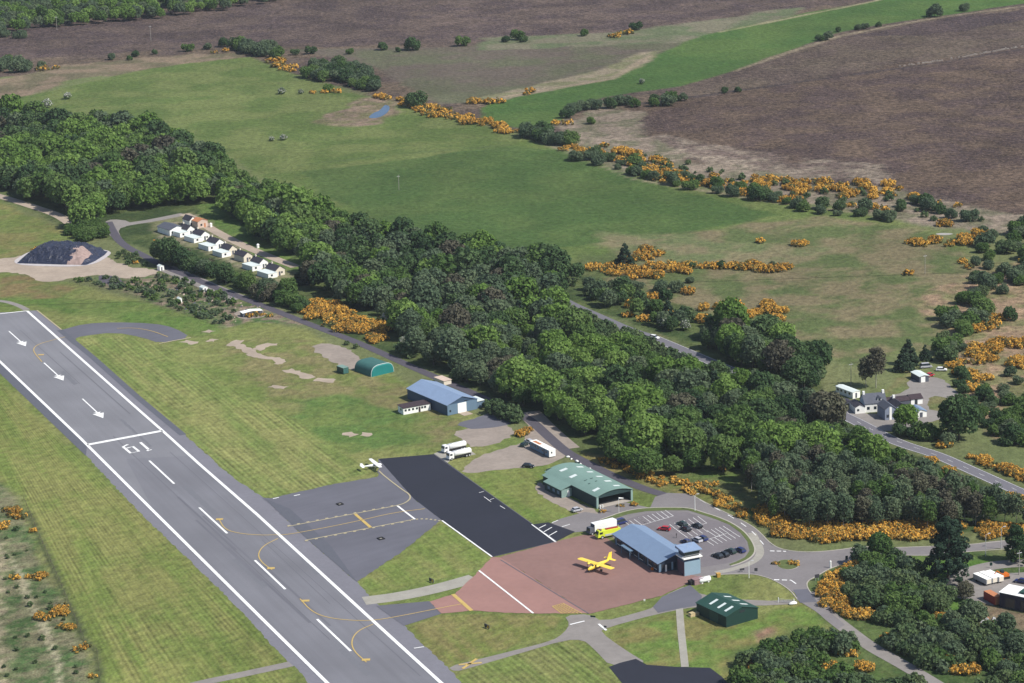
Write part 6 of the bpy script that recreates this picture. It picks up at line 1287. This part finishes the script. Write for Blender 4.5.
for k in range(420):
    x, y = random.uniform(min(xs_), max(xs_)), random.uniform(min(ys_), max(ys_))
    if sdist(np.array([x]), np.array([y]), pa)[0] < 0 or fbm(np.array([x]), np.array([y]), 9, 2, 5)[0] < .46: continue
    s_ = random.uniform(.15, .7); h_ = random.uniform(.1, .6); rb.hexa([(x-s_,y-s_*.6,0),(x+s_,y-s_*.5,0),(x+s_*.8,y+s_*.7,0),(x-s_*.9,y+s_*.6,0)], [(x-s_*.5,y-s_*.4,h_),(x+s_*.6,y-s_*.3,h_*.8),(x+s_*.5,y+s_*.4,h_),(x-s_*.5,y+s_*.5,h_*.7)], random.choice([0,0,1,1,2]))
o = rb.build('rubble', [m_gravp, m_slate, m_pink, m_wpaint]); tag(o, 'scattered rubble and debris on the rough ground by the access road', 'rubble', None, 'stuff')
small('windsock_mast', (619,513.5), MB().bar((0,0,0),(0,0,5.6),.06,6).bar((0,0,5.4),(1.6,.6,5.1),.25,8,.12), m_wpaint, 'white mast standing between the open hangar and terminal', 'mast')
LP = [((749,578),5.2,'white lamp post on the grass left of the roundabout'),((830.5,568),2.2,'white bollard post right of the roundabout'),((985.5,556),7.0,'lamp post beside the road at the right'),((796,574) if 0 else (1001,549),7.0,'lamp post near the right edge by the pine'),((734,578) if 0 else (695,511),5.5,'lamp post at the top edge of the car park')]
for p, h, lb in LP:
    if h < 3: small('bollard', p, MB().bar((0,0,0),(0,0,h),.28,8).bar((0,0,h),(0,0,h+.2),.34,8,.2), m_wpaint, lb, 'bollard')
    else:
        t = frame('street_lamp', p, 20, lb, 'street lamp'); MB().bar((0,0,0),(0,0,h),.12,6,.08).build('pole', m_wpaint if h < 6 else m_metal, t); MB().bar((0,0,h),(1.0,0,h+.3),.05,5).box(.7,1.6,-.16,.16,h+.25,h+.42).build('lamp_head', m_metal, t)
def sign(px, h, w_, m_, lb, rz=0, cat='road sign', name='road_sign', zb=None):
    t = frame(name, px, rz, lb, cat); MB().bar((-w_*.3,0,0),(-w_*.3,0,h),.05,5).bar((w_*.3,0,0),(w_*.3,0,h),.05,5).build('post', m_metal, t); MB().box(-w_/2,w_/2,-.06,-.02,h*.45 if zb is None else zb,h+.05).build('panel', m_, t)
m_sgn = mat('dark_sign_face', (.05,.05,.06), .6); m_ysgn = mat('yellow_sign_face', alb(230,180,60), .6)
sign((756,573.5), 1.8, 1.0, m_sgn, 'dark backed road sign on the left approach to the roundabout'); sign((817,580.5), 2.0, 1.6, m_sgn, 'dark backed sign on the gorse corner right of the roundabout', 20); sign((846.6,562.5), 2.2, .8, m_darkgreen, 'narrow green sign beside the road right of the white bollard')
sign((742,572), 1.2, 1.6, m_sgn, 'low dark sign board by the car park entrance', 20); sign((991,568), 1.8, .8, m_darkgreen, 'small green sign at the start of the yard track')
for c, lb in (((431.5,582.5),'black and yellow taxiway sign on the grass triangle'),((487,628.5),'black and yellow taxiway sign on the grass below the red apron')):
    t = frame('taxiway_sign', c, -55, lb, 'taxiway sign'); MB().box(-1.2,1.2,-.12,.12,.3,1.3).build('panel', m_sgn, t); MB().box(.3,1.1,-.15,-.125,.4,1.2).build('yellow_face', m_ysgn, t); MB().box(-.9,-.7,-.08,.08,0,.3).box(.7,.9,-.08,.08,0,.3).build('leg', m_black, t)
for c, lb in (((340,504.5),'small black ring shaped marker on the taxiway apron'),((381,539),'small black and white marker board on the lower taxiway apron')):
    t = frame('ground_marker', c, -60, lb, 'marker'); MB().box(-1.1,-.6,-1.0,1.0,.1,.35).box(.6,1.1,-1.0,1.0,.1,.35).box(-.6,.6,-1.0,-.6,.1,.35).box(-.6,.6,.6,1.0,.1,.35).build('frame', m_black, t); MB().box(-.5,.5,-.5,.5,.1,.16).build('centre', m_conc, t)
sign((605.3,629), 1.0, .9, m_sgn, 'small black sign at the corner of the southern path junction', -30); sign((593,618.5), .9, 1.6, m_darkgreen, 'low green sign beside the hatched corner of the red apron', -20)
sign((644.5,602), .9, .5, m_wpaint, 'small white marker board on the grass edge of the red apron', 0)
# gate and fence by the shed lane
t = frame('field_gate', (779,602.5), -20, 'grey metal gate across the path east of the green shed', 'gate')
g_ = MB()
for z in (.3, .6, .9, 1.2): g_.bar((0,0,z),(4.4,0,z),.05,5)
for x in (0, 1.45, 2.9, 4.4): g_.bar((x,0,.1),(x,0,1.25),.05,5)
g_.build('gate_leaf', m_metal, t); MB().bar((-.2,0,0),(-.2,0,1.6),.12,6).bar((4.6,0,0),(4.6,0,1.6),.12,6).build('post', m_wpaint, t)
small('boulder', (793,604.5), MB().loft([(-1.3,.2,.15,.3),(-.9,.6,.4,.4),(.3,.8,.55,.5),(1.1,.5,.35,.35),(1.3,.1,.1,.2)], 8), m_wpaint, 'white painted boulder beside the gate', 'boulder', .3)
for k, (c, s) in enumerate([((568,457.5),.7),((571.5,459.5),.5),((577,462),.8),((580,464.5),.6),((585,467.5),.6),((590,469),.5)]):
    small('boulder', c, MB().loft([(-s,.2*s,.2*s,.3*s),(-.5*s,.6*s,.5*s,.4*s),(.4*s,.7*s,.5*s,.45*s),(s,.2*s,.2*s,.3*s)], 7), m_wpaint, 'white boulder in the line between gravel yard and dark road', 'boulder', k, 'white boulders along the dark road')
# power poles
for c, h, lb in (((151,41),11,'wooden power pole standing on the far brown moor'),((57,30),10,'wooden power pole in front of the far left wood'),((399,190),8,'wooden power pole alone in the green pasture'),((925,274),9,'wooden power pole on the rough pasture near the gorse'),((849,385) if 0 else (851,385),9,'wooden power pole behind the mobile home'),((1019,575),8,'wooden pole at the far right of the yard')):
    t = frame('power_pole', c, 25, lb, 'power pole'); MB().bar((0,0,0),(0,0,h),.16,6,.11).build('pole', m_birchbark, t); MB().box(-.9,.9,-.08,.08,h-.9,h-.75).build('crossarm', m_metal, t)
# stone wall along the moor ditch
mb = MB(); p = chaikin([G(*q) for q in [(900,66.5),(937,61.5),(975,55),(1024,46),(1100,38)]], 2)
for i in range(len(p)-1):
    a, b = Vector(p[i]), Vector(p[i+1]); n_ = int((b-a).length/1.6)
    for k in range(n_):
        if random.random() < .35: continue
        c = a.lerp(b, k/n_); s = random.uniform(.5, 1.0); hh = random.uniform(.5, 1.2); yo = random.uniform(-.4, .4)
        mb.hexa([(c.x-s, c.y-s*.6+yo, 0), (c.x+s, c.y-s*.6+yo, 0), (c.x+s, c.y+s*.6+yo, 0), (c.x-s, c.y+s*.6+yo, 0)], [(c.x-s*.7, c.y-s*.3+yo, hh), (c.x+s*.6, c.y-s*.4+yo, hh*.9), (c.x+s*.6, c.y+s*.4+yo, hh), (c.x-s*.6, c.y+s*.4+yo, hh*.8)])
o = mb.build('stone_wall', mat('lichen_stone', alb(150,142,134), .95, var=.25, scale=1)); tag(o, 'tumbled grey stone wall running along the moor ditch', 'wall')
# wire fence along the rough ground left of the runway
def fence(px, lb, h=1.2, step=6):
    p = [Vector(G(*q)) for q in px]; o = G(*px[0]); t = empty('wire_fence', (o[0], o[1], 0), 0, lb, 'fence'); w_ = MB(); ps = MB(); off = Vector(o)
    for i in range(len(p)-1):
        a, b = p[i]-off, p[i+1]-off
        for z in (.5, .85, 1.15): w_.bar((a.x, a.y, z), (b.x, b.y, z), .02, 4)
        n_ = max(1, int((b-a).length/step))
        for k in range(n_): c = a.lerp(b, k/n_); ps.bar((c.x, c.y, 0), (c.x, c.y, h), .07, 5)
    w_.build('wire', m_bark, t); q = ps.build('posts', m_bark, t); q['kind'] = 'stuff'
fence([(24,500),(40,538),(62,588),(84,640),(97,652),(101,690),(106,740)], 'wire fence between the mown grass and the rough ground at lower left')
fence([(70,283),(120,293),(170,308),(215,326),(250,325)], 'wire fence below the rubble ground left of the long shed')
# person in the car park
def person():
    me = bpy.data.meshes.new('person')
    J = [((0,0,.98),.14),((0,0,1.18),.15),((0,0,1.42),.16),((0,0,1.55),.06),((0,.02,1.68),.105),((.19,0,1.42),.06),((.27,.02,1.15),.045),((.30,.10,.92),.035),((-.19,0,1.42),.06),((-.27,-.02,1.15),.045),((-.29,.06,.92),.035),
         ((.1,0,.88),.095),((.12,.10,.5),.065),((.12,.02,.08),.045),((.12,.16,.04),.04),((-.1,0,.88),.095),((-.12,-.08,.5),.065),((-.13,-.18,.08),.045),((-.13,-.05,.04),.04)]
    E_ = [(0,1),(1,2),(2,3),(3,4),(2,5),(5,6),(6,7),(2,8),(8,9),(9,10),(0,11),(11,12),(12,13),(13,14),(0,15),(15,16),(16,17),(17,18)]
    me.from_pydata([j[0] for j in J], E_, []); o = bpy.data.objects.new('person', me); COL.objects.link(o); x, y = G(676.5, 538)
    o.location = (x, y, .1); o.rotation_euler = (0, 0, 1.0); md = o.modifiers.new('skin', 'SKIN'); sk = me.skin_vertices[0] if me.skin_vertices else None
    if sk is None:
        bm = bmesh.new(); bm.from_mesh(me); bm.verts.layers.skin.verify(); bm.to_mesh(me); bm.free(); sk = me.skin_vertices[0]
    for i, (c, r_) in enumerate(J): sk.data[i].radius = (r_, r_)
    sk.data[0].use_root = True; sb = o.modifiers.new('sub', 'SUBSURF'); sb.levels = 1; sb.render_levels = 1
    me.materials.append(mat('dark_clothes', (.05,.045,.05), .9)); tag(o, 'person in dark clothes walking across the car park', 'person')
person()
